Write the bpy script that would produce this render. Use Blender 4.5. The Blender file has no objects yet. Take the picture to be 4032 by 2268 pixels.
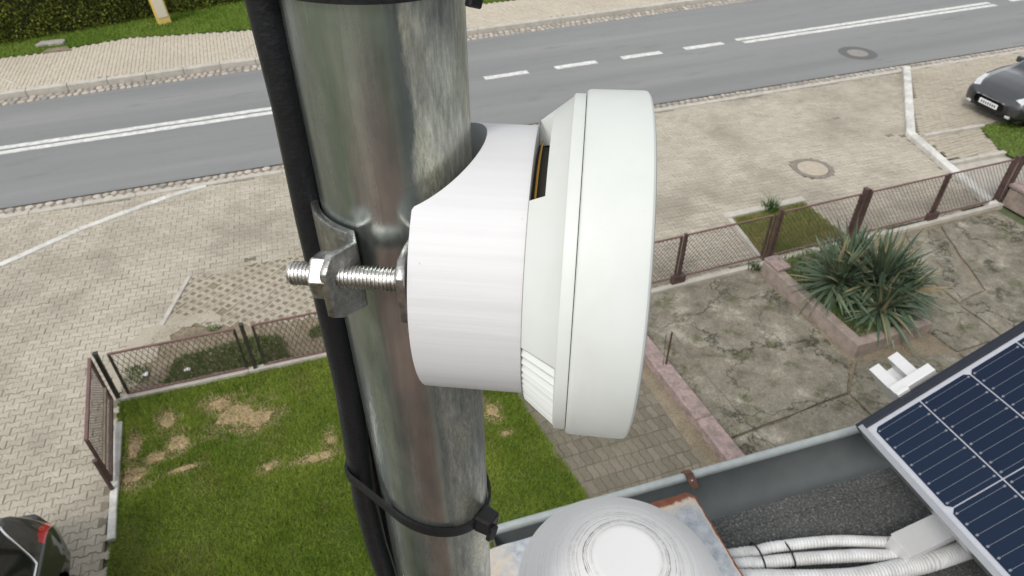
import bpy, bmesh, math, random
import numpy as np
from mathutils import Vector, Matrix
random.seed(7); RNG = np.random.default_rng(7)
R = math.radians
scene = bpy.context.scene
COL = scene.collection

# ------------------------------------------------------------------ camera, sky, sun, exposure
CAMZ = 7.45                                   # camera height above the street, metres
cam_data = bpy.data.cameras.new('camera'); cam = bpy.data.objects.new('camera', cam_data); COL.objects.link(cam)
cr = Vector((0.93440447, -0.35619523, -0.00363905)); cu = Vector((0.22521716, 0.58283407, 0.78075712)); cb = Vector((-0.275981, -0.73036252, 0.62482404))
M = Matrix((cr, cu, cb)).transposed().to_4x4(); M.translation = (0, 0, CAMZ)
cam.matrix_world = M
cam_data.sensor_width = 36; cam_data.lens = 24.0
cam_data.clip_start = 0.01; cam_data.clip_end = 1500
cam_data.dof.use_dof = True; cam_data.dof.focus_distance = 0.205; cam_data.dof.aperture_fstop = 55
scene.camera = cam

SUN_AZ, SUN_EL = 232.0, 47.0                   # degrees clockwise from +Y, above the horizon
world = bpy.data.worlds.new('World'); scene.world = world; world.use_nodes = True
nt = world.node_tree; bg = nt.nodes['Background']
sky = nt.nodes.new('ShaderNodeTexSky'); sky.sky_type = 'NISHITA'; sky.sun_disc = False
sky.sun_elevation = R(SUN_EL); sky.sun_rotation = R(SUN_AZ); sky.air_density = 1.0; sky.dust_density = 4.0; sky.ozone_density = 1.0
hs = nt.nodes.new('ShaderNodeHueSaturation'); hs.inputs['Saturation'].default_value = 0.28
nt.links.new(sky.outputs[0], hs.inputs['Color'])
cloud = nt.nodes.new('ShaderNodeMix'); cloud.data_type = 'RGBA'; cloud.inputs[0].default_value = 0.55          # thin even cloud over the clear sky
cloud.inputs[7].default_value = (5.6, 5.7, 5.8, 1); nt.links.new(hs.outputs[0], cloud.inputs[6]); nt.links.new(cloud.outputs[2], bg.inputs['Color'])
bg.inputs['Strength'].default_value = 0.128
sun = bpy.data.objects.new('sun', bpy.data.lights.new('sun', 'SUN')); COL.objects.link(sun)
sun.data.energy = 1.25; sun.data.angle = R(12); sun.data.color = (1.0, 0.965, 0.91)
sd = Vector((math.sin(R(SUN_AZ)) * math.cos(R(SUN_EL)), math.cos(R(SUN_AZ)) * math.cos(R(SUN_EL)), math.sin(R(SUN_EL))))
sun.rotation_euler = sd.to_track_quat('Z', 'Y').to_euler(); sun.location = (20, 0, 30)
vs = scene.view_settings; vs.view_transform = 'Standard'; vs.look = 'None'; vs.gamma = 1; vs.exposure = 0.66; vs.use_curve_mapping = False

# ------------------------------------------------------------------ materials
def new_mat(name):
    m = bpy.data.materials.new(name); m.use_nodes = True
    return m, m.node_tree, m.node_tree.nodes['Principled BSDF']
def N(t, kind, **kw):
    n = t.nodes.new(kind)
    for k, v in kw.items():
        if k in n.inputs: n.inputs[k].default_value = v
        else: setattr(n, k, v)
    return n
def vecscale(t, s, coords='pos'):
    if coords == 'pos': src = N(t, 'ShaderNodeNewGeometry').outputs['Position']
    else: src = N(t, 'ShaderNodeTexCoord').outputs['Object']
    if not hasattr(s, '__len__'): s = (s, s, s)
    mp = N(t, 'ShaderNodeVectorMath', operation='MULTIPLY'); t.links.new(src, mp.inputs[0]); mp.inputs[1].default_value = s
    return mp.outputs[0]
def noise(t, s, detail=4, rough=.55, coords='pos'):
    n = N(t, 'ShaderNodeTexNoise', Scale=1.0, Detail=detail, Roughness=rough); t.links.new(vecscale(t, s, coords), n.inputs['Vector']); return n.outputs['Fac']
def ramp(t, fac, stops):
    r = N(t, 'ShaderNodeValToRGB'); e = r.color_ramp.elements
    while len(e) < len(stops): e.new(.5)
    for el, (p, c) in zip(e, stops): el.position = p; el.color = (*c, 1) if len(c) == 3 else c
    t.links.new(fac, r.inputs[0]); return r.outputs[0]
def g3(v): return (v, v, v)
def mixc(t, fac, a, b, mode='MIX'):
    m = N(t, 'ShaderNodeMix', data_type='RGBA', blend_type=mode)
    for sock, v in ((m.inputs[0], fac), (m.inputs[6], a), (m.inputs[7], b)):
        if isinstance(v, (int, float)): sock.default_value = v
        elif isinstance(v, tuple): sock.default_value = (*v, 1) if len(v) == 3 else v
        else: t.links.new(v, sock)
    return m.outputs[2]
def bump(t, b, fac, dist, strength=1.0):
    n = N(t, 'ShaderNodeBump', Distance=dist, Strength=strength); t.links.new(fac, n.inputs['Height'])
    if b.inputs['Normal'].links: t.links.new(b.inputs['Normal'].links[0].from_socket, n.inputs['Normal'])
    t.links.new(n.outputs[0], b.inputs['Normal'])
def simple(name, col, rough=.6, metal=0.0, spots=None, sscale=3.0, fine=None, fscale=60.0, famp=.25, bmp=0.0, bscale=80.0, coords='pos', coat=0.0, spec=.5):
    """base colour, blended by broad noise to `spots` and by fine noise in value, with fine relief"""
    m, t, b = new_mat(name)
    b.inputs['Roughness'].default_value = rough; b.inputs['Metallic'].default_value = metal
    b.inputs['Coat Weight'].default_value = coat; b.inputs['Specular IOR Level'].default_value = spec
    c = tuple(col)
    src = c
    if spots is not None:
        f = ramp(t, noise(t, sscale, 5, .6, coords), [(.38, g3(0)), (.66, g3(1))])
        src = mixc(t, f, c, tuple(spots))
    if famp > 0:
        f2 = ramp(t, noise(t, fscale, 4, .6, coords), [(.25, g3(1 - famp)), (.75, g3(1 + famp))])
        src = mixc(t, 1.0, src, f2, 'MULTIPLY')
    if isinstance(src, tuple): b.inputs['Base Color'].default_value = (*src, 1)
    else: t.links.new(src, b.inputs['Base Color'])
    if bmp: bump(t, b, noise(t, bscale, 4, .6, coords), bmp)
    return m
MT = {}
MT['ground'] = simple('ground_earth', (.085, .11, .05), .95, spots=(.17, .16, .11), sscale=.4, fscale=8)
MT['soil'] = simple('soil', (.17, .14, .095), .95, spots=(.24, .20, .145), sscale=3, fscale=40, famp=.4, bmp=.02, bscale=30)
MT['sand'] = simple('joint_sand', (.185, .16, .12), .95, spots=(.11, .11, .07), sscale=1.2, fscale=40)
MT['kerb'] = simple('kerb_concrete', (.43, .405, .36), .85, spots=(.34, .32, .28), sscale=4, fscale=50, famp=.15, bmp=.004, bscale=60)
MT['kerbside'] = MT['kerb']
MT['whitekerb'] = simple('white_painted_kerb', (.58, .57, .54), .7, spots=(.36, .35, .32), sscale=3, fscale=30, famp=.12, bmp=.003, bscale=50)
MT['marking'] = simple('road_marking', (.64, .64, .62), .6, spots=(.40, .40, .385), sscale=7, fscale=45, famp=.22)
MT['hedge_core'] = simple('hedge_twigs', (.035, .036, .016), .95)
MT['pink'] = simple('pink_concrete', (.30, .24, .205), .85, spots=(.19, .16, .135), sscale=5, fscale=35, famp=.18, bmp=.006, bscale=40)
MT['pinkpaint'] = simple('worn_pink_paint', (.30, .225, .215), .8, spots=(.17, .135, .12), sscale=7, fscale=25, famp=.25, bmp=.006, bscale=40)
MT['fence'] = simple('brown_fence_paint', (.05, .030, .027), .6, spots=(.09, .05, .042), sscale=9, fscale=60, famp=.3)
MT['fencetop'] = simple('faded_red_fence_paint', (.155, .085, .077), .65, spots=(.11, .062, .055), sscale=9, fscale=60, famp=.2)
MT['wire'] = simple('fence_wire', (.075, .05, .042), .6, metal=.2)
MT['darkpost'] = simple('dark_post_paint', (.02, .02, .018), .5, spots=(.05, .04, .03), sscale=12)
MT['yellow'] = simple('yellow_marker', (.62, .42, .08), .55, spots=(.55, .42, .16), sscale=6)
MT['yellowpanel'] = simple('pale_marker_panel', (.55, .50, .40), .6)
MT['stone'] = simple('grey_stone', (.33, .31, .28), .9, spots=(.22, .20, .17), sscale=8, bmp=.01, bscale=20)
MT['paint'] = simple('dark_grey_car_paint', (.055, .058, .062), .32, metal=.75, famp=.0, coat=1.0)
MT['paint2'] = simple('grey_car_paint', (.045, .045, .043), .4, metal=.55, famp=.0, coat=1.0)
MT['glass'] = simple('dark_car_glass', (.006, .008, .008), .06, famp=0, spec=.7)
MT['wglass'] = simple('windscreen_glass', (.03, .05, .055), .05, famp=0, spec=1.0)
MT['chrome'] = simple('chrome_trim', (.7, .7, .7), .12, metal=1, famp=0)
MT['black'] = simple('black_plastic', (.012, .012, .013), .45, famp=.1, fscale=100)
MT['tyre'] = simple('tyre_rubber', (.012, .012, .012), .8, famp=.1)
MT['rim'] = simple('alloy_rim', (.35, .35, .36), .35, metal=1, famp=0)
MT['lampglass'] = simple('headlamp_lens', (.55, .57, .58), .1, metal=.3, famp=.2, fscale=20, coat=1)
MT['redlamp'] = simple('red_lamp_lens', (.45, .008, .01), .12, famp=.2, fscale=20, coat=1)
MT['plate'] = simple('number_plate_white', (.66, .67, .68), .4, famp=0)
MT['platemark'] = simple('number_plate_print', (.03, .03, .035), .5, famp=0)
MT['gutter'] = simple('grey_gutter_metal', (.125, .138, .138), .5, metal=.3, spots=(.10, .11, .11), sscale=4, fscale=30, famp=.08)
MT['gutterlip'] = simple('pale_gutter_bead', (.33, .36, .36), .45, metal=.25, fscale=60, famp=.12)  # bead colour lighter than the trough metal
MT['hanger'] = simple('rusty_hanger', (.11, .045, .025), .8, spots=(.05, .03, .025), sscale=50)
MT['alu'] = simple('aluminium', (.72, .73, .74), .32, metal=.8, famp=.06, fscale=120)
MT['whitealu'] = simple('bright_aluminium_rail', (.62, .62, .62), .4, metal=.35, famp=.03, fscale=120)
MT['sheenframe'] = simple('panel_frame_painted_sheen', (.42, .43, .44), .28, metal=.9, famp=.05, fscale=40)  # dark frame bars with their bright sky reflection put into the colour
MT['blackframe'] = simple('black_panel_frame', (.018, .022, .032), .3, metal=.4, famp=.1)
MT['backsheet'] = simple('white_backsheet', (.36, .37, .41), .4, famp=.06)
MT['busbar'] = simple('busbar_silver', (.20, .215, .25), .4, metal=.5, famp=.1)
MT['conduit'] = simple('white_conduit', (.52, .525, .53), .45, spots=(.40, .40, .39), sscale=30, famp=.08, fscale=100)
MT['tie'] = simple('black_nylon', (.008, .008, .009), .45, spec=.3, famp=.25, fscale=400, bmp=.0002, bscale=900)
MT['cable'] = simple('black_cable_jacket', (.006, .007, .009), .36, spec=.4, famp=.3, fscale=200, bmp=.0003, bscale=500)
MT['dark'] = simple('dark_inside', (.02, .018, .014), .8)
MT['amber'] = simple('amber_wire', (.55, .30, .03), .4, famp=0)
MT['plaster'] = simple('house_plaster', (.36, .33, .28), .9, spots=(.30, .27, .23), sscale=1.5, bmp=.004, bscale=60)
MT['redroof'] = simple('red_roof_sheet', (.18, .09, .065), .65, spots=(.14, .075, .055), sscale=2)
MT['steelpost'] = simple('zinc_post', (.5, .51, .51), .4, metal=.9)

def asphalt():
    m, t, b = new_mat('asphalt'); b.inputs['Roughness'].default_value = .88
    c = ramp(t, noise(t, (.04, .8, 1), 5, .6), [(.3, (.155, .160, .161)), (.55, (.19, .194, .193)), (.75, (.225, .227, .223))])
    c = mixc(t, 1, c, ramp(t, noise(t, 90, 3, .7), [(.3, g3(.78)), (.7, g3(1.2))]), 'MULTIPLY')
    # fine crack sealing / stains
    c = mixc(t, ramp(t, noise(t, (.5, 2.2, 1), 6, .7), [(.56, g3(0)), (.70, g3(.7))]), c, (.14, .14, .138))
    c = mixc(t, ramp(t, noise(t, (.35, 1.6, 1), 8, .8), [(.62, g3(0)), (.70, g3(.5))]), c, (.26, .255, .245))
    t.links.new(c, b.inputs['Base Color']); bump(t, b, noise(t, 120, 3, .7), .006)
    return m
MT['asphalt'] = asphalt()
def paver_mat(name, a, b_, stain, amt=.3):
    m, t, b = new_mat(name); b.inputs['Roughness'].default_value = .9
    oi = N(t, 'ShaderNodeObjectInfo').outputs['Random']
    at = N(t, 'ShaderNodeAttribute', attribute_name='tone', attribute_type='GEOMETRY').outputs['Fac']
    add = N(t, 'ShaderNodeMath', operation='ADD'); t.links.new(oi, add.inputs[0]); t.links.new(at, add.inputs[1])
    fr = N(t, 'ShaderNodeMath', operation='FRACT'); t.links.new(add.outputs[0], fr.inputs[0])
    c = ramp(t, fr.outputs[0], [(0, a), (1, b_)])
    c = mixc(t, ramp(t, noise(t, .55, 5, .65), [(.48, g3(0)), (.72, g3(amt))]), c, stain)
    c = mixc(t, 1, c, ramp(t, noise(t, 22, 4, .7), [(.25, g3(.82)), (.75, g3(1.16))]), 'MULTIPLY')
    c = mixc(t, ramp(t, noise(t, (.23, .31, 1), 7, .7), [(.50, g3(0)), (.66, g3(amt * .75))]), c, stain)
    c = mixc(t, ramp(t, noise(t, 1.9, 8, .75), [(.60, g3(0)), (.68, g3(amt * .5))]), c, tuple(x * .6 for x in stain))
    t.links.new(c, b.inputs['Base Color']); bump(t, b, noise(t, 90, 3, .6), .004)
    return m
MT['paver'] = paver_mat('beige_paver', (.34, .308, .252), (.40, .367, .304), (.205, .184, .145), .85)
MT['paverfar'] = paver_mat('pale_far_paver', (.41, .365, .29), (.45, .40, .325), (.34, .30, .24), .4)
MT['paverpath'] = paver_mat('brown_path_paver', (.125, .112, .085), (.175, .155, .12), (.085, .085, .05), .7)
MT['paverside'] = paver_mat('side_paver', (.335, .30, .24), (.38, .34, .272), (.26, .23, .18), .5)
MT['cobble'] = paver_mat('granite_cobble', (.24, .225, .205), (.44, .40, .36), (.2, .19, .17), .5)
MT['grid'] = paver_mat('grid_paver', (.31, .28, .225), (.36, .325, .26), (.235, .205, .15), .8)

def yard_mat():
    m, t, b = new_mat('old_concrete'); b.inputs['Roughness'].default_value = .92
    c = ramp(t, noise(t, 1.7, 9, .74), [(.34, (.095, .086, .064)), (.46, (.165, .150, .115)), (.56, (.22, .203, .16)), (.66, (.36, .335, .275))])
    c = mixc(t, ramp(t, noise(t, 2.6, 6, .7), [(.54, g3(0)), (.64, g3(.8))]), c, (.075, .078, .032))
    v = N(t, 'ShaderNodeTexVoronoi', feature='DISTANCE_TO_EDGE', Scale=1.0)
    wn = N(t, 'ShaderNodeTexNoise', Scale=1.0, Detail=6.0, Roughness=.65); t.links.new(vecscale(t, 1.6), wn.inputs['Vector'])
    wa = N(t, 'ShaderNodeVectorMath', operation='MULTIPLY_ADD'); t.links.new(wn.outputs['Color'], wa.inputs[0]); wa.inputs[1].default_value = (1.3, 1.3, 0); t.links.new(vecscale(t, .62), wa.inputs[2])
    t.links.new(wa.outputs[0], v.inputs['Vector'])
    crack = ramp(t, v.outputs['Distance'], [(.0, g3(1)), (.022, g3(0))])
    brk = ramp(t, noise(t, .9, 3, .5), [(.42, g3(0)), (.50, g3(.9))])
    cm = mixc(t, 1, crack, brk, 'MULTIPLY')
    c = mixc(t, cm, c, (.035, .033, .019))
    c = mixc(t, 1, c, ramp(t, noise(t, 30, 5, .7), [(.25, g3(.6)), (.75, g3(1.35))]), 'MULTIPLY')
    t.links.new(c, b.inputs['Base Color']); bump(t, b, noise(t, 25, 5, .7), .012)
    inv = ramp(t, crack, [(0, g3(1)), (1, g3(0))]); bump(t, b, inv, .01)
    return m
MT['yard'] = yard_mat()
def blade_mat(name):
    m, t, b = new_mat(name); b.inputs['Roughness'].default_value = .65; b.inputs['Specular IOR Level'].default_value = .25
    at = N(t, 'ShaderNodeAttribute', attribute_name='col', attribute_type='GEOMETRY')
    t.links.new(at.outputs['Color'], b.inputs['Base Color'])
    tr = N(t, 'ShaderNodeBsdfTranslucent'); t.links.new(at.outputs['Color'], tr.inputs['Color'])
    mx = N(t, 'ShaderNodeMixShader'); mx.inputs[0].default_value = .25
    out = t.nodes['Material Output']; t.links.new(b.outputs[0], mx.inputs[1]); t.links.new(tr.outputs[0], mx.inputs[2]); t.links.new(mx.outputs[0], out.inputs['Surface'])
    return m
MT['blade'] = blade_mat('leaf_blades')
def yucca_mat():
    m, t, b = new_mat('yucca_leaf'); b.inputs['Roughness'].default_value = .45
    oi = N(t, 'ShaderNodeObjectInfo').outputs['Random']
    c = ramp(t, oi, [(0, (.026, .052, .030)), (.45, (.048, .084, .048)), (.80, (.10, .145, .085)), (.9, (.20, .18, .09)), (1, (.26, .19, .10))])
    gy = N(t, 'ShaderNodeTexCoord'); sx = N(t, 'ShaderNodeSeparateXYZ'); t.links.new(gy.outputs['Generated'], sx.inputs[0])
    c = mixc(t, ramp(t, sx.outputs[1], [(.0, g3(.75)), (.5, g3(0)), (1, g3(.75))]), c, (.13, .16, .10))
    t.links.new(c, b.inputs['Base Color']); return m
MT['yucca'] = yucca_mat()

def galv():
    m, t, b = new_mat('galvanised_pipe'); b.inputs['Metallic'].default_value = .92
    st = noise(t, (260, 260, 10), 6, .65); big = noise(t, (70, 70, 24), 5, .65); mid = noise(t, (900, 900, 60), 4, .7)
    c = ramp(t, big, [(.3, (.26, .305, .295)), (.5, (.385, .425, .408)), (.7, (.52, .55, .515))])
    c = mixc(t, 1, c, ramp(t, st, [(.28, g3(.84)), (.72, g3(1.10))]), 'MULTIPLY')
    # bright reflection painted as a rough zinc band down the pipe's right hand side
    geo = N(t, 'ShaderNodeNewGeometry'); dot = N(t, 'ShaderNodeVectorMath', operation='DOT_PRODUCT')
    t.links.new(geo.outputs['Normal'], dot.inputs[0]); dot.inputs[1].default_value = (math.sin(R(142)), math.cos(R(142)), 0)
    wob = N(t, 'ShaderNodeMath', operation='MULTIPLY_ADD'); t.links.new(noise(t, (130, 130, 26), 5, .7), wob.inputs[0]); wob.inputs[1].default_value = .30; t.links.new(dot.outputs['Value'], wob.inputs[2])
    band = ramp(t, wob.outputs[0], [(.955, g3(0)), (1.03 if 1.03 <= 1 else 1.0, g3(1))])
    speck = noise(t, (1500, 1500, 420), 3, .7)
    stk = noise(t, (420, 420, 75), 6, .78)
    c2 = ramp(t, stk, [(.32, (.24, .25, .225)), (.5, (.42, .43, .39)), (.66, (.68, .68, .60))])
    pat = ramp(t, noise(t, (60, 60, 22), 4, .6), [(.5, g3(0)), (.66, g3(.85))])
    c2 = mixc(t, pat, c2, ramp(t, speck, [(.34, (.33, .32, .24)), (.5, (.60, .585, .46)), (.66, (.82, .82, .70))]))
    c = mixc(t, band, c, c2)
    t.links.new(c, b.inputs['Base Color'])
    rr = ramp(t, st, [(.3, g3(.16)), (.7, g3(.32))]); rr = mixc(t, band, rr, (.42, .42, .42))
    t.links.new(rr, b.inputs['Roughness'])
    b.inputs['Anisotropic'].default_value = .3
    bump(t, b, mid, .00003); 
    bm_ = mixc(t, 1, band, speck, 'MULTIPLY'); bump(t, b, bm_, .00009)
    return m
MT['galv'] = galv()
def zinc():
    m, t, b = new_mat('zinc_plated_steel'); b.inputs['Metallic'].default_value = 1
    n = noise(t, 260, 6, .7)
    t.links.new(ramp(t, n, [(.3, (.36, .355, .34)), (.55, (.58, .57, .55)), (.75, (.76, .75, .73))]), b.inputs['Base Color'])
    t.links.new(ramp(t, noise(t, 500, 4), [(.3, g3(.2)), (.7, g3(.42))]), b.inputs['Roughness']); bump(t, b, noise(t, 900, 4), .00015)
    return m
MT['zinc'] = zinc()
MT['zincdull'] = simple('dull_zinc_plate', (.27, .268, .255), .36, metal=1, spots=(.42, .415, .40), sscale=160, fscale=420, famp=.3, bmp=.0002, bscale=700)
def printed():
    m, t, b = new_mat('white_printed_plastic'); b.inputs['Roughness'].default_value = .55
    band = noise(t, (4, 4, 420), 5, .75); blot = noise(t, (14, 14, 160), 4, .6)
    c = ramp(t, band, [(.22, (.455, .453, .466)), (.45, (.50, .50, .511)), (.65, (.527, .528, .54))])
    c = mixc(t, ramp(t, blot, [(.5, g3(0)), (.75, g3(.35))]), c, (.43, .415, .43))
    c = mixc(t, ramp(t, noise(t, 500, 2, .5), [(.775, g3(0)), (.80, g3(.6))]), c, (.3, .29, .28))
    t.links.new(c, b.inputs['Base Color']); bump(t, b, band, .00010); bump(t, b, noise(t, 1500, 3), .00003)
    return m
MT['printed'] = printed()
def sensor_plastic():
    m, t, b = new_mat('detector_plastic'); b.inputs['Roughness'].default_value = .5
    c = ramp(t, noise(t, 30, 4, .6), [(.3, (.49, .513, .492)), (.7, (.535, .557, .538))])
    c = mixc(t, ramp(t, noise(t, 420, 3, .6), [(.75, g3(0)), (.78, g3(.5))]), c, (.36, .35, .31))
    c = mixc(t, ramp(t, noise(t, (35, 35, 12), 5, .7), [(.5, g3(0)), (.75, g3(.35))]), c, (.43, .43, .39))
    t.links.new(c, b.inputs['Base Color']); bump(t, b, noise(t, 2200, 2), .000025)
    return m
MT['sensor'] = sensor_plastic()
def dome_mat(cx, cy):
    m, t, b = new_mat('printed_dome_plastic'); b.inputs['Roughness'].default_value = .6
    geo = N(t, 'ShaderNodeNewGeometry'); sub = N(t, 'ShaderNodeVectorMath', operation='SUBTRACT'); t.links.new(geo.outputs['Position'], sub.inputs[0]); sub.inputs[1].default_value = (cx, cy, 0)
    sp = N(t, 'ShaderNodeSeparateXYZ'); t.links.new(sub.outputs[0], sp.inputs[0]); cb_ = N(t, 'ShaderNodeCombineXYZ'); t.links.new(sp.outputs[0], cb_.inputs[0]); t.links.new(sp.outputs[1], cb_.inputs[1])
    ln = N(t, 'ShaderNodeVectorMath', operation='LENGTH'); t.links.new(cb_.outputs[0], ln.inputs[0])
    # layer grime sits in the ring grooves; broken up around the dome
    nz = noise(t, 55, 5, .7)
    ma = N(t, 'ShaderNodeMath', operation='MULTIPLY_ADD'); t.links.new(nz, ma.inputs[0]); ma.inputs[1].default_value = .004; t.links.new(ln.outputs['Value'], ma.inputs[2])
    cx2 = N(t, 'ShaderNodeCombineXYZ'); t.links.new(ma.outputs[0], cx2.inputs[0]); n1 = N(t, 'ShaderNodeTexNoise', Scale=900.0, Detail=4.0, Roughness=.7); t.links.new(cx2.outputs[0], n1.inputs['Vector'])
    zone = ramp(t, ln.outputs['Value'], [(.0235, g3(0)), (.026, g3(1)), (.045, g3(.7)), (.062, g3(.08))])
    c = mixc(t, zone, (.55, .55, .55), ramp(t, n1.outputs['Fac'], [(.36, (.33, .325, .315)), (.47, (.54, .535, .53)), (.6, (.61, .605, .60))]))
    c = mixc(t, ramp(t, noise(t, 260, 3, .6), [(.70, g3(0)), (.74, g3(.5))]), c, (.30, .29, .27))
    near = ramp(t, ln.outputs['Value'], [(.024, g3(0)), (.027, g3(1)), (.036, g3(.6)), (.05, g3(.12))])
    dirt = ramp(t, n1.outputs['Fac'], [(.43, g3(1)), (.49, g3(0))]); brk = ramp(t, noise(t, 120, 4, .7), [(.40, g3(0)), (.55, g3(1))])
    f = mixc(t, 1, mixc(t, 1, near, dirt, 'MULTIPLY'), brk, 'MULTIPLY')
    c = mixc(t, f, c, (.05, .045, .04))
    t.links.new(c, b.inputs['Base Color']); bump(t, b, mixc(t, 1, zone, n1.outputs['Fac'], 'MULTIPLY'), .0005)
    return m
def felt():
    m, t, b = new_mat('granulated_roofing_felt'); b.inputs['Roughness'].default_value = .95
    c = ramp(t, noise(t, 210, 4, .85), [(.34, (.020, .021, .021)), (.5, (.058, .060, .058)), (.60, (.12, .122, .118)), (.70, (.36, .35, .33))])
    c = mixc(t, 1, c, ramp(t, noise(t, 7, 4, .6), [(.3, g3(.8)), (.7, g3(1.2))]), 'MULTIPLY')
    t.links.new(c, b.inputs['Base Color']); bump(t, b, noise(t, 260, 4, .8), .004); return m
MT['felt'] = felt()
def rustsheet():
    m, t, b = new_mat('rusting_galvanised_sheet')
    geo = N(t, 'ShaderNodeNewGeometry')
    # distance from the sheet's own edges (object coordinates: x along the eaves, y across), used for rust creeping in from the rim
    oc = N(t, 'ShaderNodeTexCoord'); sp = N(t, 'ShaderNodeSeparateXYZ'); t.links.new(oc.outputs['Object'], sp.inputs[0])
    def edge(sock, hi):
        s = N(t, 'ShaderNodeMath', operation='SUBTRACT'); s.inputs[0].default_value = hi; t.links.new(sock, s.inputs[1]); return s.outputs[0]
    e1 = edge(sp.outputs[0], .358); e2 = edge(sp.outputs[1], -.10)
    cx_ = N(t, 'ShaderNodeMath', operation='SUBTRACT'); t.links.new(sp.outputs[0], cx_.inputs[0]); cx_.inputs[1].default_value = -.10
    w1 = N(t, 'ShaderNodeMath', operation='MULTIPLY'); t.links.new(e1, w1.inputs[0]); w1.inputs[1].default_value = 4.5
    lft = N(t, 'ShaderNodeMath', operation='MULTIPLY'); t.links.new(edge(sp.outputs[0], .27), lft.inputs[0]); lft.inputs[1].default_value = .22
    lfm = N(t, 'ShaderNodeMath', operation='MAXIMUM'); t.links.new(lft.outputs[0], lfm.inputs[0]); lfm.inputs[1].default_value = 0
    e2s = N(t, 'ShaderNodeMath', operation='ADD'); t.links.new(e2, e2s.inputs[0]); t.links.new(lfm.outputs[0], e2s.inputs[1]); e2 = e2s.outputs[0]
    mn = N(t, 'ShaderNodeMath', operation='MINIMUM'); t.links.new(w1.outputs[0], mn.inputs[0]); t.links.new(e2, mn.inputs[1])
    w2 = N(t, 'ShaderNodeMath', operation='MULTIPLY'); t.links.new(cx_.outputs[0], w2.inputs[0]); w2.inputs[1].default_value = .30
    mn2 = N(t, 'ShaderNodeMath', operation='MINIMUM'); t.links.new(mn.outputs[0], mn2.inputs[0]); t.links.new(w2.outputs[0], mn2.inputs[1])
    nz = N(t, 'ShaderNodeMath', operation='MULTIPLY_ADD'); t.links.new(noise(t, 28, 5, .65), nz.inputs[0]); nz.inputs[1].default_value = .04; t.links.new(mn2.outputs[0], nz.inputs[2])
    rust = ramp(t, nz.outputs[0], [(.031, g3(1)), (.036, g3(0))]); halo = ramp(t, nz.outputs[0], [(.034, g3(1)), (.052, g3(0))])
    z = ramp(t, noise(t, 60, 6, .75), [(.3, (.20, .22, .245)), (.5, (.31, .335, .36)), (.7, (.43, .45, .46))])
    z = mixc(t, halo, z, (.50, .42, .33))
    rc = ramp(t, noise(t, 90, 5, .7), [(.3, (.10, .032, .014)), (.7, (.20, .062, .028))])
    c = mixc(t, rust, z, rc); t.links.new(c, b.inputs['Base Color'])
    b.inputs['Metallic'].default_value = .15; b.inputs['Roughness'].default_value = .7; bump(t, b, noise(t, 300, 4), .0006)
    return m
MT['sheet'] = rustsheet()
def cell_mat():
    m, t, b = new_mat('solar_cell'); b.inputs['Roughness'].default_value = .5
    oi = N(t, 'ShaderNodeObjectInfo').outputs['Random']
    c = ramp(t, oi, [(0, (.009, .016, .034)), (1, (.012, .021, .042))]); t.links.new(c, b.inputs['Base Color'])
    b.inputs['Coat Weight'].default_value = .03; b.inputs['Coat Roughness'].default_value = .1; b.inputs['Specular IOR Level'].default_value = .06; return m
MT['cell'] = cell_mat()

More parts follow.
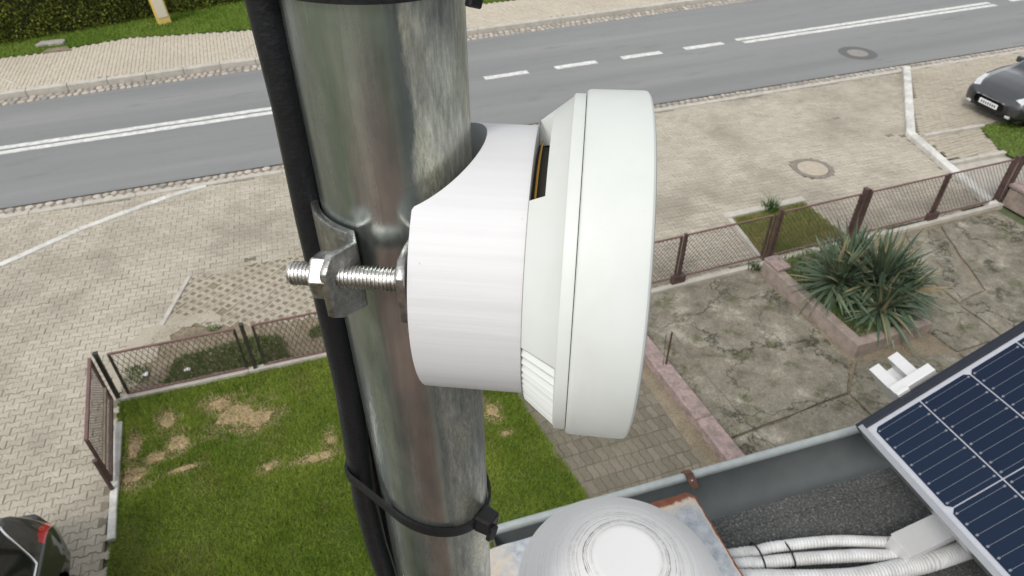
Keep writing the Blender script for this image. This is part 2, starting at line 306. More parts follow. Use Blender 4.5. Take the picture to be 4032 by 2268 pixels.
# ------------------------------------------------------------------ mesh helpers
def finish(o, label=None, cat=None, group=None, kind=None):
    if label: o['label'] = label
    if cat: o['category'] = cat
    if group: o['group'] = group
    if kind: o['kind'] = kind
    return o
def link(name, me, mat, parent=None):
    o = bpy.data.objects.new(name, me); COL.objects.link(o)
    if mat is not None and not me.materials: me.materials.append(MT[mat] if isinstance(mat, str) else mat)
    if parent is not None: o.parent = parent
    return o
def empty(name, loc=(0, 0, 0), rz=0.0):
    o = bpy.data.objects.new(name, None); COL.objects.link(o); o.location = loc; o.rotation_euler = (0, 0, rz); o.empty_display_size = .1; return o
class MB:
    """collects simple solids for one mesh"""
    def __init__(s): s.v = []; s.f = []
    def add(s, v, f):
        k = len(s.v); s.v += [tuple(p) for p in v]; s.f += [tuple(i + k for i in q) for q in f]; return s
    def box(s, x0, x1, y0, y1, z0, z1):
        v = [(x0, y0, z0), (x1, y0, z0), (x1, y1, z0), (x0, y1, z0), (x0, y0, z1), (x1, y0, z1), (x1, y1, z1), (x0, y1, z1)]
        return s.add(v, [(0, 3, 2, 1), (4, 5, 6, 7), (0, 1, 5, 4), (1, 2, 6, 5), (2, 3, 7, 6), (3, 0, 4, 7)])
    def prism(s, poly, z0, z1):
        n = len(poly); v = [(x, y, z0) for x, y in poly] + [(x, y, z1) for x, y in poly]
        return s.add(v, [tuple(reversed(range(n))), tuple(range(n, 2 * n))] + [(i, (i + 1) % n, n + (i + 1) % n, n + i) for i in range(n)])
    def tube(s, path, r, n=8, cap=True):
        path = [Vector(p) for p in path]; rr = r if hasattr(r, '__len__') else [r] * len(path)
        k = len(s.v); d0 = (path[1] - path[0]).normalized(); a = d0.orthogonal().normalized()
        for i, p in enumerate(path):
            d = (path[min(i + 1, len(path) - 1)] - path[max(i - 1, 0)]).normalized()
            a = (a - d * a.dot(d)).normalized(); b = d.cross(a)
            for j in range(n):
                th = 2 * math.pi * j / n; s.v.append(tuple(p + (a * math.cos(th) + b * math.sin(th)) * rr[i]))
        for i in range(len(path) - 1):
            for j in range(n):
                s.f.append((k + i * n + j, k + i * n + (j + 1) % n, k + (i + 1) * n + (j + 1) % n, k + (i + 1) * n + j))
        if cap:
            s.f.append(tuple(k + j for j in reversed(range(n)))); s.f.append(tuple(k + (len(path) - 1) * n + j for j in range(n)))
        return s
    def lathe_x(s, prof, n=64, cap0=False, cap1=False):
        k = len(s.v)
        for x, r in prof:
            for j in range(n):
                th = 2 * math.pi * j / n; s.v.append((x, -r * math.sin(th), r * math.cos(th)))
        for i in range(len(prof) - 1):
            for j in range(n): s.f.append((k + i * n + j, k + i * n + (j + 1) % n, k + (i + 1) * n + (j + 1) % n, k + (i + 1) * n + j))
        if cap0: s.f.append(tuple(k + j for j in reversed(range(n))))
        if cap1: s.f.append(tuple(k + (len(prof) - 1) * n + j for j in range(n)))
        return s
    def build(s, name, mat, parent=None, smooth=False, bevel=0.0, seg=2, angle=30):
        me = bpy.data.meshes.new(name); me.from_pydata(s.v, [], s.f); me.validate()
        if bevel or True:
            bm = bmesh.new(); bm.from_mesh(me); bmesh.ops.recalc_face_normals(bm, faces=bm.faces)
            if bevel:
                es = [e for e in bm.edges if len(e.link_faces) == 2 and e.calc_face_angle(0) > R(35)]
                bmesh.ops.bevel(bm, geom=es, offset=bevel, segments=seg, affect='EDGES', profile=.5, clamp_overlap=True)
            bm.to_mesh(me); bm.free()
        if smooth:
            me.polygons.foreach_set('use_smooth', [True] * len(me.polygons))
            try: me.set_sharp_from_angle(angle=R(angle))
            except Exception: pass
        return link(name, me, mat, parent)
def np_mesh(name, V, F, mat, parent=None, tone=None, col=None, smooth=False):
    """V (n,3) vertices, F (m,k) faces of one size"""
    me = bpy.data.meshes.new(name); V = np.asarray(V, np.float32); F = np.asarray(F, np.int32); m, k = F.shape
    me.vertices.add(len(V)); me.vertices.foreach_set('co', V.ravel())
    me.loops.add(m * k); me.loops.foreach_set('vertex_index', F.ravel())
    me.polygons.add(m); me.polygons.foreach_set('loop_start', np.arange(0, m * k, k, dtype=np.int32))
    me.update(calc_edges=True)
    if tone is not None:
        a = me.attributes.new('tone', 'FLOAT', 'POINT'); a.data.foreach_set('value', np.asarray(tone, np.float32))
    if col is not None:
        a = me.attributes.new('col', 'FLOAT_COLOR', 'POINT'); c4 = np.ones((len(V), 4), np.float32); c4[:, :3] = col; a.data.foreach_set('color', c4.ravel())
    if smooth: me.polygons.foreach_set('use_smooth', [True] * m)
    return link(name, me, mat, parent)
def inpoly(P, poly):
    P = np.asarray(P); x, y = P[:, 0], P[:, 1]; r = np.zeros(len(P), bool); n = len(poly); j = n - 1
    for i in range(n):
        xi, yi = poly[i]; xj, yj = poly[j]
        c = ((yi > y) != (yj > y)) & (x < (xj - xi) * (y - yi) / ((yj - yi) or 1e-12) + xi); r ^= c; j = i
    return r
def seen(P, z=0.0, margin=.02):
    """rough test whether ground points fall inside the camera's view, and how far off they are"""
    P = np.asarray(P); d = np.column_stack([P[:, 0], P[:, 1], np.full(len(P), z - CAMZ)])
    X = d @ np.array(cr); Y = d @ np.array(cu); Zd = -(d @ np.array(cb)); k = 24 / 36
    return (Zd > 0) & (np.abs(X / Zd * k) < .5 + margin) & (np.abs(Y / Zd * k) < .28125 + margin), np.linalg.norm(d, axis=1)
def flat(name, poly, z, mat, kind='structure', parent=None, thick=0.0):
    m = MB()
    if thick: m.prism(poly, z - thick, z)
    else: m.add([(x, y, z) for x, y in poly], [tuple(range(len(poly)))])
    o = m.build(name, mat, parent)
    for p in o.data.polygons:
        pass
    return finish(o, kind=kind) if parent is None else o

# ------------------------------------------------------------------ the setting: ground, road, pavements
g_ = flat('ground', [(-300, -300), (300, -300), (300, 300), (-300, 300)], -.06, 'ground')
def yn(x): return 14.80 - .0235 * x          # near edge of the asphalt
def yf(x): return 20.90 + .022 * x           # far edge of the asphalt
X0, X1 = -30, 60
flat('road', [(X0, yn(X0)), (X1, yn(X1)), (X1, yf(X1)), (X0, yf(X0))], .0, 'asphalt')
road = bpy.data.objects['road']
def mark(x0, x1, y0, y1, tilt=-.002):
    m = MB(); n = max(2, int((x1 - x0) / .25)); v = []
    for i in range(n + 1):
        x = x0 + (x1 - x0) * i / n; j = random.uniform(-.008, .008)
        v += [(x, y0 + tilt * x + j, .004), (x, y1 + tilt * x + random.uniform(-.008, .008), .004)]
    m.add(v, [(2 * i, 2 * i + 2, 2 * i + 3, 2 * i + 1) for i in range(n)]); return m.build('road_line', 'marking', road)
for a, b in ((-30, 2.2), (14.55, 25.3)):
    mark(a, b, 17.61, 17.80); mark(a + (0 if a < 0 else -.1), b, 17.89, 18.08)
for a, b in ((3.75, 5.1), (5.95, 7.28), (8.13, 9.48), (10.31, 11.68), (12.5, 13.9)): mark(a, b, 17.77, 18.01)
for a, b in ((26.2, 27.6), (28.4, 29.8)): mark(a, b, 17.78, 17.96)

def instances(parent, base_v, base_f, T, mat, name, mass_name, limit=300, z=0.0, top=0.0):
    """T rows: x, y, z, rot, sx, sy. The `limit` nearest in view become objects sharing one mesh, the rest one joined part."""
    T = np.asarray(T); vis, dist = seen(T[:, :2], z)
    order = np.argsort(np.where(vis, dist, 1e6)); single = [i for i in order[:limit] if vis[i]]
    me = bpy.data.meshes.new(name); me.from_pydata(base_v, [], base_f); me.materials.append(MT[mat])
    for i in single:
        o = bpy.data.objects.new(name, me); COL.objects.link(o); o.parent = parent
        o.location = T[i, :3]; o.rotation_euler = (random.gauss(0, .006), random.gauss(0, .006), T[i, 3]); o.scale = (T[i, 4], T[i, 5], 1)
    rest = np.setdiff1d(np.arange(len(T)), single)
    if len(rest):
        B = np.asarray(base_v, float); nb = len(B); t = T[rest]; c, s = np.cos(t[:, 3])[:, None], np.sin(t[:, 3])[:, None]
        bx, by = B[None, :, 0] * t[:, 4:5], B[None, :, 1] * t[:, 5:6]
        V = np.stack([bx * c - by * s + t[:, 0:1], bx * s + by * c + t[:, 1:2], np.broadcast_to(B[None, :, 2], bx.shape) + t[:, 2:3]], -1).reshape(-1, 3)
        me2 = bpy.data.meshes.new(mass_name); fl = []
        for k in range(len(rest)):
            fl += [tuple(i + k * nb for i in f) for f in base_f]
        me2.from_pydata(V.tolist(), [], fl)
        a = me2.attributes.new('tone', 'FLOAT', 'POINT'); a.data.foreach_set('value', np.repeat(RNG.random(len(rest)), nb).astype(np.float32))
        o = link(mass_name, me2, mat, parent); o['kind'] = 'stuff'
def block(outline, gap=.0045, bev=.006, h=.014):
    """paving block: flat top, worn edge, short skirt down into the joint"""
    n = len(outline); cx = 0; cy = 0
    def off(d):
        out = []
        for i in range(n):
            p, q, r_ = Vector(outline[i - 1]), Vector(outline[i]), Vector(outline[(i + 1) % n])
            n1 = Vector(((q - p).y, -(q - p).x)).normalized(); n2 = Vector(((r_ - q).y, -(r_ - q).x)).normalized()
            b = (n1 + n2); b = b / max(b.length_squared / 2, .3) ; out.append(q - b * d)
        return out
    a, b_ = off(gap + bev), off(gap)
    v = [(p.x, p.y, 0) for p in a] + [(p.x, p.y, -bev * .8) for p in b_] + [(p.x, p.y, -h) for p in b_]
    f = [tuple(range(n))] + [(i, n + i, n + (i + 1) % n, (i + 1) % n) for i in range(n)] + [(n + i, 2 * n + i, 2 * n + (i + 1) % n, n + (i + 1) % n) for i in range(n)]
    return v, f
HB, WB = .073, .047                            # half depths of the I-shaped block: head and waist
ibone = [(-.1, -HB), (-.06, -HB), (-.04, -WB), (.04, -WB), (.06, -HB), (.1, -HB), (.1, HB), (.06, HB), (.04, WB), (-.04, WB), (-.06, HB), (-.1, HB)]
def lay(poly, ang, px, py, stagger, holes=(), jitter=.004, zfun=lambda x, y: 0.0, rotj=.01):
    P = np.asarray(poly); c, s = math.cos(ang), math.sin(ang)
    u = P[:, 0] * c + P[:, 1] * s; v = -P[:, 0] * s + P[:, 1] * c
    rows = []
    for j in range(int(v.min() / py) - 1, int(v.max() / py) + 2):
        for i in range(int(u.min() / px) - 1, int(u.max() / px) + 2):
            rows.append((i * px + (stagger * px if j % 2 else 0), j * py))
    Q = np.asarray(rows); X = Q[:, 0] * c - Q[:, 1] * s; Y = Q[:, 0] * s + Q[:, 1] * c; W = np.column_stack([X, Y])
    keep = inpoly(W, poly)
    for h in holes: keep &= ~inpoly(W, h)
    vis, _ = seen(W, 0, .12); keep &= vis
    W = W[keep]; n = len(W)
    W = W + RNG.normal(0, jitter * .35, W.shape)
    z = np.array([zfun(x, y) for x, y in W]) + RNG.normal(0, .0022, n)
    return np.column_stack([W, z, np.full(n, ang) + RNG.normal(0, rotj, n), np.ones(n), np.ones(n)])

DR = R(-4.0)                                   # direction of the house, fences and yard paving
near_poly = [(-14, 2.0), (-2.98, 2.0), (-2.98, 8.55), (-2.75, 9.5), (-2.35, 9.95), (-1.95, 11.05), (2.4, 10.9), (2.45, 8.0), (5.0, 7.8), (13.3, 7.78), (14.2, 10.7), (17.4, yn(17.4) - .46), (X0, yn(X0) - .46)]
g1 = flat('pavement', near_poly, -.0065, 'sand'); g1['label'] = 'beige pavement of interlocking I-shaped blocks on the near side of the road'
green_bed = [(8.13, 9.2), (9.9, 9.2), (9.83, 7.82), (7.95, 7.86)]
mh1 = (11.05, 10.27)
mhp = [(mh1[0] + .40 * math.cos(a), mh1[1] + .47 * math.sin(a)) for a in np.linspace(0, 6.283, 20)[:-1]]
bv, bf = block(ibone, gap=.0035, bev=.005, h=.010)
T = lay(near_poly, DR, .2, .12, .5, holes=[[(x, y) for x, y in green_bed], mhp])
instances(g1, bv, bf, T, 'paver', 'paving_block', 'paving_blocks', 300)
# far pavement: small rectangular blocks, raised behind a kerb
far_poly = [(X0, yf(X0) + .72), (X1, yf(X1) + .72), (X1, 24.5 + .02 * X1), (20, 24.7), (7.5, 24.1), (-.1, 24.25), (-3.6, 24.85), (-6.1, 24.35), (-12, 24.0), (X0, 24.0)]
g2 = flat('pavement', far_poly, .113, 'sand'); g2['label'] = 'pale pavement behind the raised kerb on the far side of the road'
rv, rf = block([(-.1, -.05), (.1, -.05), (.1, .05), (-.1, .05)], gap=.002, bev=.003, h=.008)
instances(g2, rv, rf, lay(far_poly, R(90), .205, .105, .5, zfun=lambda x, y: .125), 'paverfar', 'paving_block', 'paving_blocks', 200, z=.12)
# thin light edging strips that cut across the pavements
def strip(name, pts, w, z0, z1, mat, parent=None, seglen=1.0, gap=.006, bevel=.008):
    """a run of kerb stones along pts; each stone is its own object under the run"""
    out = []
    for (xa, ya), (xb, yb) in zip(pts[:-1], pts[1:]):
        L = math.hypot(xb - xa, yb - ya); n = max(1, round(L / seglen)); ang = math.atan2(yb - ya, xb - xa); l = L / n
        for i in range(n):
            t = (i + .5) / n; m = MB().box(-l / 2 + gap / 2, l / 2 - gap / 2, -w / 2, w / 2, z0, z1)
            o = m.build(name, mat, parent, bevel=bevel, seg=1); o.location = (xa + (xb - xa) * t, ya + (yb - ya) * t, random.uniform(-.004, .004)); o.rotation_euler = (0, 0, ang + random.gauss(0, .002)); out.append(o)
    return out
def kerb_run(name, label, pts, w, z0, z1, mat, seglen=1.0, bevel=.008):
    e = empty(name, (pts[0][0], pts[0][1], 0)); finish(e, kind='structure'); e['label'] = label
    for o in strip('kerb_stone', pts, w, z0, z1, mat, None, seglen, bevel=bevel):
        o.location = Vector(o.location) - Vector(e.location); o.parent = e
    return e
kerb_run('kerb', 'low flat kerb along the near edge of the road', [(-16, yn(-16) - .39), (30, yn(30) - .39)], .13, -.1, .03, 'kerb')
kerb_run('kerb', 'raised kerb along the far edge of the road', [(-16, yf(-16) + .60), (40, yf(40) + .60)], .22, -.1, .145, 'kerb', bevel=.015)
kerb_run('kerb', 'pale edging strip slanting across the pavement towards the road', [(-6.2, 12.1), (-5.22, 12.7), (-3.98, 13.48), (-2.39, 14.18), (-1.6, 14.38)], .14, -.05, .02, 'whitekerb')
kerb_run('kerb', 'thin edging strip crossing the far pavement near the hedge', [(-7.1, 23.0), (-6.2, 21.75)], .07, .05, .14, 'kerb')
kerb_run('kerb', 'thin edging strip crossing the far pavement behind the black cable', [(-.62, 21.8), (0.3, 23.2)], .06, .05, .136, 'kerb')
kerb_run('kerb', 'thin edging strip crossing the far pavement beyond the pipe', [(6.6, 23.6), (7.96, 21.95)], .06, .05, .136, 'kerb')
# granite cobble gutters
def cobble():
    v = []; 
    for z, s in ((0, .036), (-.012, .046), (-.05, .047)):
        for a in range(8):
            th = math.pi / 8 + a * math.pi / 4; k = 1 / max(abs(math.cos(th)), abs(math.sin(th))); v.append((s * k * math.cos(th) * .98, s * k * math.sin(th) * .98, z))
    f = [tuple(range(8))] + [(r_ * 8 + i, r_ * 8 + 8 + i, r_ * 8 + 8 + (i + 1) % 8, r_ * 8 + (i + 1) % 8) for r_ in range(2) for i in range(8)]
    return v, f
cv, cf = cobble()
def cobble_gutter(label, yfun, rows, x0, x1, sgn, w=.155, l=.165):
    e = empty('cobble_gutter', (0, 0, 0)); finish(e, kind='structure'); e['label'] = label
    bed = MB(); bed.add([(x0, yfun(x0), -.02), (x1, yfun(x1), -.02), (x1, yfun(x1) + sgn * (rows * w + .02), -.02), (x0, yfun(x0) + sgn * (rows * w + .02), -.02)], [(0, 1, 2, 3)])
    bed.build('joint_bed', 'soil', e)
    T = []
    for r_ in range(rows):
        x = x0 + random.uniform(0, .1)
        while x < x1:
            s = random.uniform(.72, 1.25); T.append((x + l * s / 2, yfun(x) + sgn * (.02 + w * (r_ + .5)) + random.gauss(0, .006), random.uniform(-.008, .01), random.gauss(0, .06), s * l / .103, w / .098 * random.uniform(.86, .98))); x += l * s + random.uniform(.006, .03)
    T = np.array(T); vis, _ = seen(T[:, :2], 0, .1)
    instances(e, cv, cf, T[vis], 'cobble', 'cobble', 'cobbles', 300)
cobble_gutter('strip of granite cobbles along the near edge of the road', lambda x: yn(x), 2, -16, 30, -1)
cobble_gutter('strip of granite cobbles below the raised far kerb', lambda x: yf(x), 2, -16, 40, 1, w=.23, l=.17)

# right-hand corner: white kerb, second pavement, steps and lawn beside the parked car
side_poly = [(17.55, 13.9), (14.42, 10.65), (14.2, 9.45), (15.6, 9.3), (16.2, 10.5), (19, 10.2), (30, 9.9), (30, 13.6)]
g3_ = flat('pavement', side_poly, .028, 'sand'); g3_['label'] = 'pavement beyond the white kerb under the parked car'
instances(g3_, rv, rf, lay(side_poly, R(4), .205, .105, .5, zfun=lambda x, y: .04), 'paverside', 'paving_block', 'paving_blocks', 250)
kerb_run('kerb', 'white painted kerb bending from the road to the fence', [(17.5, 14.03), (14.3, 10.72), (13.72, 8.86), (13.36, 7.62)], .2, -.05, .12, 'whitekerb', seglen=1.1, bevel=.02)
kerb_run('kerb', 'grey edging between the parking space and the small paved square', [(14.5, 10.52), (16.3, 10.42)], .1, -.05, .10, 'kerb')
kerb_run('kerb', 'grey step edging below the small paved square by the fence', [(14.05, 9.32), (15.62, 9.24)], .12, -.1, .07, 'kerb')
flat('step_ground', [(13.45, 7.75), (17, 7.5), (17, 9.3), (14.0, 9.32)], -.02, 'kerb')
kerb_run('kerb', 'pale kerb along the street side of the small grass bed', [(8.02, 9.26), (9.95, 9.24)], .16, -.05, .07, 'kerb')
kerb_run('kerb', 'pale kerb along the left side of the small grass bed', [(8.1, 9.18), (7.86, 7.9)], .10, -.05, .05, 'kerb')
# soil beds below grass
lawn_poly = [(-2.88, 2.0), (2.75, 2.0), (2.68, 4.5), (2.5, 6.0), (2.42, 8.02), (-2.95, 8.28)]
verge_poly = [(-2.95, 8.40), (2.45, 8.05), (2.45, 9.2), (-.2, 9.15), (-1.6, 9.5), (-2.35, 9.85), (-2.9, 9.2)]
far_lawn = [(-16, 23.9), (-12, 24.05), (-6.1, 24.4), (-3.6, 24.9), (-.1, 24.3), (7.5, 24.15), (20, 24.8), (40, 25.4), (40, 34), (-16, 34)]
side_lawn = [(15.55, 9.28), (16.2, 10.46), (19, 10.15), (30, 9.85), (30, 6.0), (15.6, 6.0)]
def lawn_mat():
    m, t, b = new_mat('lawn_soil'); b.inputs['Roughness'].default_value = .95
    c = ramp(t, noise(t, 6, 6, .7), [(.3, (.045, .07, .010)), (.55, (.075, .105, .02)), (.75, (.13, .14, .035))])
    t.links.new(c, b.inputs['Base Color']); bump(t, b, noise(t, 40, 4), .03); return m
MT['lawnsoil'] = lawn_mat()
flat('lawn', lawn_poly, -.01, 'lawnsoil')['label'] = 'garden lawn below the roof'
flat('verge', verge_poly, -.006, 'soil')['label'] = 'stony soil strip with weeds outside the garden fence'
flat('lawn', far_lawn, .12, 'lawnsoil')['label'] = 'grass strip in front of the far hedge'
flat('lawn', side_lawn, .05, 'lawnsoil')['label'] = 'grass beside the parked car'
flat('bed_soil', green_bed, .0, 'lawnsoil')['label'] = 'small square grass bed in front of the fence'

MT['baresoil'] = simple('bare_dry_soil', (.42, .31, .19), .95, spots=(.27, .21, .13), sscale=5, fscale=45, famp=.45, bmp=.02, bscale=35)
# grass-grid paving behind the fence
gp = [(-1.95, 11.05), (2.4, 10.9), (2.4, 9.2), (-.2, 9.15), (-1.6, 9.5), (-2.35, 9.9)]
gg = flat('grid_pavement', gp, -.008, 'soil'); gg['label'] = 'diamond-patterned concrete grass-grid paving outside the fence'
def grid_piece():
    b = .11; a = .062; v = []; f = []
    for z, in ((0,),):
        pass
    o = [(-b, 0), (0, -b), (b, 0), (0, b)]; i = [(-a, 0), (0, -a), (a, 0), (0, a)]
    v = [(x, y, 0) for x, y in o] + [(x, y, 0) for x, y in i] + [(x, y, -.03) for x, y in o] + [(x * .95, y * .95, -.03) for x, y in i]
    for k in range(4):
        q = (k + 1) % 4; f += [(k, q, 4 + q, 4 + k), (8 + k, 8 + q, q, k), (4 + k, 4 + q, 12 + q, 12 + k)]
    return v, f
gv, gf = grid_piece()
T = []
for i in range(-40, 60):
    for j in range(-5, 30):
        x = -2.6 + i * .226 + (.113 if j % 2 else 0); y = 9.0 + j * .113 - .035 * (x + 2.6); T.append((x, y, random.gauss(0, .004), random.gauss(0, .02) + DR, 1, 1))
T = np.array(T); T = T[inpoly(T[:, :2], gp)]
instances(gg, gv, gf, T, 'grid', 'grid_paver', 'grid_pavers', 300)
kerb_run('kerb', 'slanted edging strip beside the grass-grid paving', [(-1.97, 11.1), (-2.42, 9.85)], .08, -.05, .02, 'kerb')
kerb_run('kerb', 'narrow edging strip along the lawn beside the driveway', [(-2.93, 7.85), (-2.9, 5.9)], .09, -.08, .05, 'whitekerb')
kerb_run('kerb', 'low concrete plinth under the left fence', [(-2.98, 8.335), (2.5, 8.06)], .10, -.1, .06, 'kerb', seglen=1.85)

# path between lawn and yard
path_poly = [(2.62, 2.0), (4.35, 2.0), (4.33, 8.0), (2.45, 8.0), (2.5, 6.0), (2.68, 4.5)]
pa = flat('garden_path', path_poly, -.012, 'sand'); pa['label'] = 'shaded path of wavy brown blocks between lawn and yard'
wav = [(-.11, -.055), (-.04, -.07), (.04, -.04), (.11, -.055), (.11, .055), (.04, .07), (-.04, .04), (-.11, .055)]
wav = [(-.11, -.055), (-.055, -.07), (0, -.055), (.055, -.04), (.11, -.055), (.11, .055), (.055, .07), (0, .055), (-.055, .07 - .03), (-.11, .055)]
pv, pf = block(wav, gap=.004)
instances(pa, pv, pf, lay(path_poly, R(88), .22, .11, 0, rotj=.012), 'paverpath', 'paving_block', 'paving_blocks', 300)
flat('path_edge', [(4.33, 2), (4.58, 2), (4.56, 7.9), (4.31, 7.9)], -.004, 'soil')['label'] = 'dark mossy earth strip beside the pink kerb'
e = kerb_run('kerb', 'worn pink painted kerb between path and concrete yard', [(4.72, 2.2), (4.66, 7.62)], .26, -.1, .16, 'pinkpaint', seglen=2.7, bevel=.02)

# concrete yard: separate slabs with open joints
yard = flat('yard_bed', [(4.8, 2.0), (13.4, 2.0), (13.4, 7.72), (4.8, 7.72)], -.03, 'soil'); yard['label'] = 'earth bed under the cracked concrete yard'
yd = empty('concrete_yard'); finish(yd, kind='structure'); yd['label'] = 'cracked mossy concrete yard behind the fence'
def rough_poly(pts, amp=.02, step=.3):
    out = []
    for (xa, ya), (xb, yb) in zip(pts, pts[1:] + pts[:1]):
        n = max(1, int(math.hypot(xb - xa, yb - ya) / step))
        for i in range(n):
            t = i / n; out.append((xa + (xb - xa) * t + random.gauss(0, amp * .5), ya + (yb - ya) * t + random.gauss(0, amp * .5)))
    return out
slabs = [[(4.84, 2.1), (7.0, 2.1), (6.98, 4.61), (4.84, 4.53)], [(4.84, 4.56), (6.98, 4.645), (7.5, 5.2), (7.55, 7.62), (4.84, 7.66)],
         [(7.03, 2.1), (9.2, 2.1), (9.15, 4.7), (7.6, 5.12), (7.02, 4.62)], [(9.24, 2.1), (11.3, 2.1), (11.25, 4.6), (9.2, 4.7)],
         [(9.2, 4.74), (10.15, 4.7), (10.2, 7.6), (9.2, 7.62)], [(10.25, 5.62), (10.86, 5.72), (11.78, 7.5), (10.98, 7.52), (10.28, 6.4)],
         [(10.18, 4.68), (11.25, 4.63), (13.25, 4.6), (13.3, 7.5), (11.84, 7.5), (10.92, 5.68), (10.2, 5.55)], [(11.34, 2.1), (13.3, 2.1), (13.3, 4.55), (11.3, 4.57)]]
for s in slabs:
    z = random.uniform(-.008, .008); MB().prism(rough_poly(s), -.05, z).build('slab', 'yard', yd, bevel=.006, seg=1)

# ------------------------------------------------------------------ house: walls, roof, gutter
RO = Vector((.223, .705, 0)); RE = R(-3.7)
house = empty('house', (RO.x, RO.y, 0), RE)
finish(house, 'house with felt roof and grey gutter under the solar panel', 'house')
MB().box(.12, 11, -9, -.26, 0, CAMZ - 1.22).build('wall', 'plaster', house)
rz0 = CAMZ - 1.172
def rz(b): return rz0 + (-.135 - b) * .06
m = MB(); v = []
for b in (-.135, -9.2): v += [(0.0, b, rz(b)), (11.2, b, rz(b)), (0.0, b, rz(b) - .03), (11.2, b, rz(b) - .03)]
m.add(v, [(0, 1, 5, 4), (2, 6, 7, 3), (0, 2, 3, 1), (4, 5, 7, 6), (0, 4, 6, 2), (1, 3, 7, 5)])
roof = m.build('roof', 'felt', house)
MB().box(.02, 11.1, -.175, -.150, CAMZ - 1.36, CAMZ - 1.204).build('fascia', 'gutter', roof)
MB().box(0.0, 11.2, -.152, -.118, rz0 + .0008, rz0 + .0025).build('drip_edge', 'felt', roof)
gut = empty('gutter', (RO.x, RO.y, CAMZ - 1.2), RE); finish(gut, 'grey half-round metal gutter along the eaves', 'gutter')
m = MB(); prof = []
for i in range(13):
    th = math.pi * i / 12; prof.append((-.062 + .062 * math.cos(th), -.066 * math.sin(th)))
L = 11.2; n = len(prof)
vv = [(0, b, z) for b, z in prof] + [(L, b, z) for b, z in prof] + [(0, b * .985 - .001, z * .97 + .0005) for b, z in prof] + [(L, b * .985 - .001, z * .97 + .0005) for b, z in prof]
ff = [(i, i + 1, n + i + 1, n + i) for i in range(n - 1)] + [(2 * n + i, 3 * n + i, 3 * n + i + 1, 2 * n + i + 1) for i in range(n - 1)] + [tuple(range(n))]
ff += [(0, n, 3 * n, 2 * n), (n - 1, 3 * n - 1, 4 * n - 1, 2 * n - 1)]
m.add(vv, ff); m.build('trough', 'gutter', gut, smooth=True, angle=40)
MB().tube([(0, .004, 0), (L, .004, 0)], .0095, 12).build('lip_bead', 'gutterlip', gut, smooth=True, angle=60)
for a in (.425, 1.25, 2.1, 2.95):
    m = MB(); path = [(a, -.028, .002), (a, -.02, .006), (a, .0, .013), (a, .013, .008), (a, .016, -.004), (a, .008, -.014)]
    for (p, q) in zip(path[:-1], path[1:]):
        p, q = Vector(p), Vector(q); d = (q - p).normalized(); nn = Vector((0, -d.z, d.y)) * .0015; w = Vector((.0085, 0, 0))
        m.add([p - w - nn, p + w - nn, q + w - nn, q - w - nn, p - w + nn, p + w + nn, q + w + nn, q - w + nn], [(0, 3, 2, 1), (4, 5, 6, 7), (0, 1, 5, 4), (1, 2, 6, 5), (2, 3, 7, 6), (3, 0, 4, 7)])
    hgr = m.build('hanger', 'hanger', gut); MB().lathe_x([(0, .0), (0.002, .0035), (.0035, .001)], 10).build('rivet', 'alu', hgr).matrix_local = Matrix.Translation((a, -.012, .007)) @ Matrix.Rotation(R(-90), 4, 'Y')
# unseen annex added behind the camera to redden the reflection in the pipe
ann = empty('added_annex', (-4.3, -5.2, 0)); finish(ann, 'unseen low annex with red sheet roof, added for its reflection in the pipe', 'house')
MB().box(-3, 4.3, -2.6, 3.2, 0, 3.2).build('wall', 'plaster', ann)
m = MB(); m.add([(-3.3, -2.9, 3.2), (4.5, -2.9, 3.2), (4.5, 3.6, 3.2), (-3.3, 3.6, 3.2), (.6, -2.9, 4.6), (.6, 3.6, 4.6)], [(0, 4, 5, 3), (1, 2, 5, 4), (0, 1, 4), (2, 3, 5), (0, 3, 2, 1)]); m.build('roof', 'redroof', ann)

# ------------------------------------------------------------------ galvanised pipe, cables, ties
A = Vector((0.03284, 0.18876)); PR = .024
pole = empty('mast_pipe', (A.x, A.y, 3.2)); finish(pole, 'galvanised steel mast pipe carrying the white detector', 'pipe')
m = MB(); m.tube([(0, 0, 0), (0, 0, 2.0), (0, 0, CAMZ - 3.2 - .35), (0, 0, CAMZ - 3.2 - .1), (0, 0, CAMZ - 3.2 + .55)], PR, 96); m.build('tube', 'galv', pole, smooth=True, angle=50)
for z in (.25, 2.2):
    m = MB(); m.tube([(0, 0, z - .02), (0, 0, z + .02)], PR + .004, 32); m.box(.015, .36, -.012, .012, z - .012, z + .012); m.build('wall_bracket', 'steelpost', pole)
def az(a, r_): return Vector((A.x + r_ * math.sin(R(a)), A.y + r_ * math.cos(R(a))))
cab = empty('cable_bundle', (A.x, A.y, 3.3)); finish(cab, 'black cables running down the left side of the pipe', 'cable')
def run(name, a0, r0, rad, wob, ph, z0=3.3, z1=CAMZ + .5):
    pts = []
    for i in range(121):
        z = z0 + (z1 - z0) * i / 120; zr = z - CAMZ
        w = math.sin(zr * 17 + ph) * wob + math.sin(zr * 41 + ph * 2) * wob * .4
        p = az(a0 + w * 260, r0 + w * .4); pts.append((p.x - A.x, p.y - A.y, z - 3.3))
    return MB().tube(pts, rad, 20).build(name, 'cable', cab, smooth=True, angle=80)
run('cable', 287, .0300, .0052, .0060, .3)
run('cable', 305, .0315, .0050, .004, 1.4)
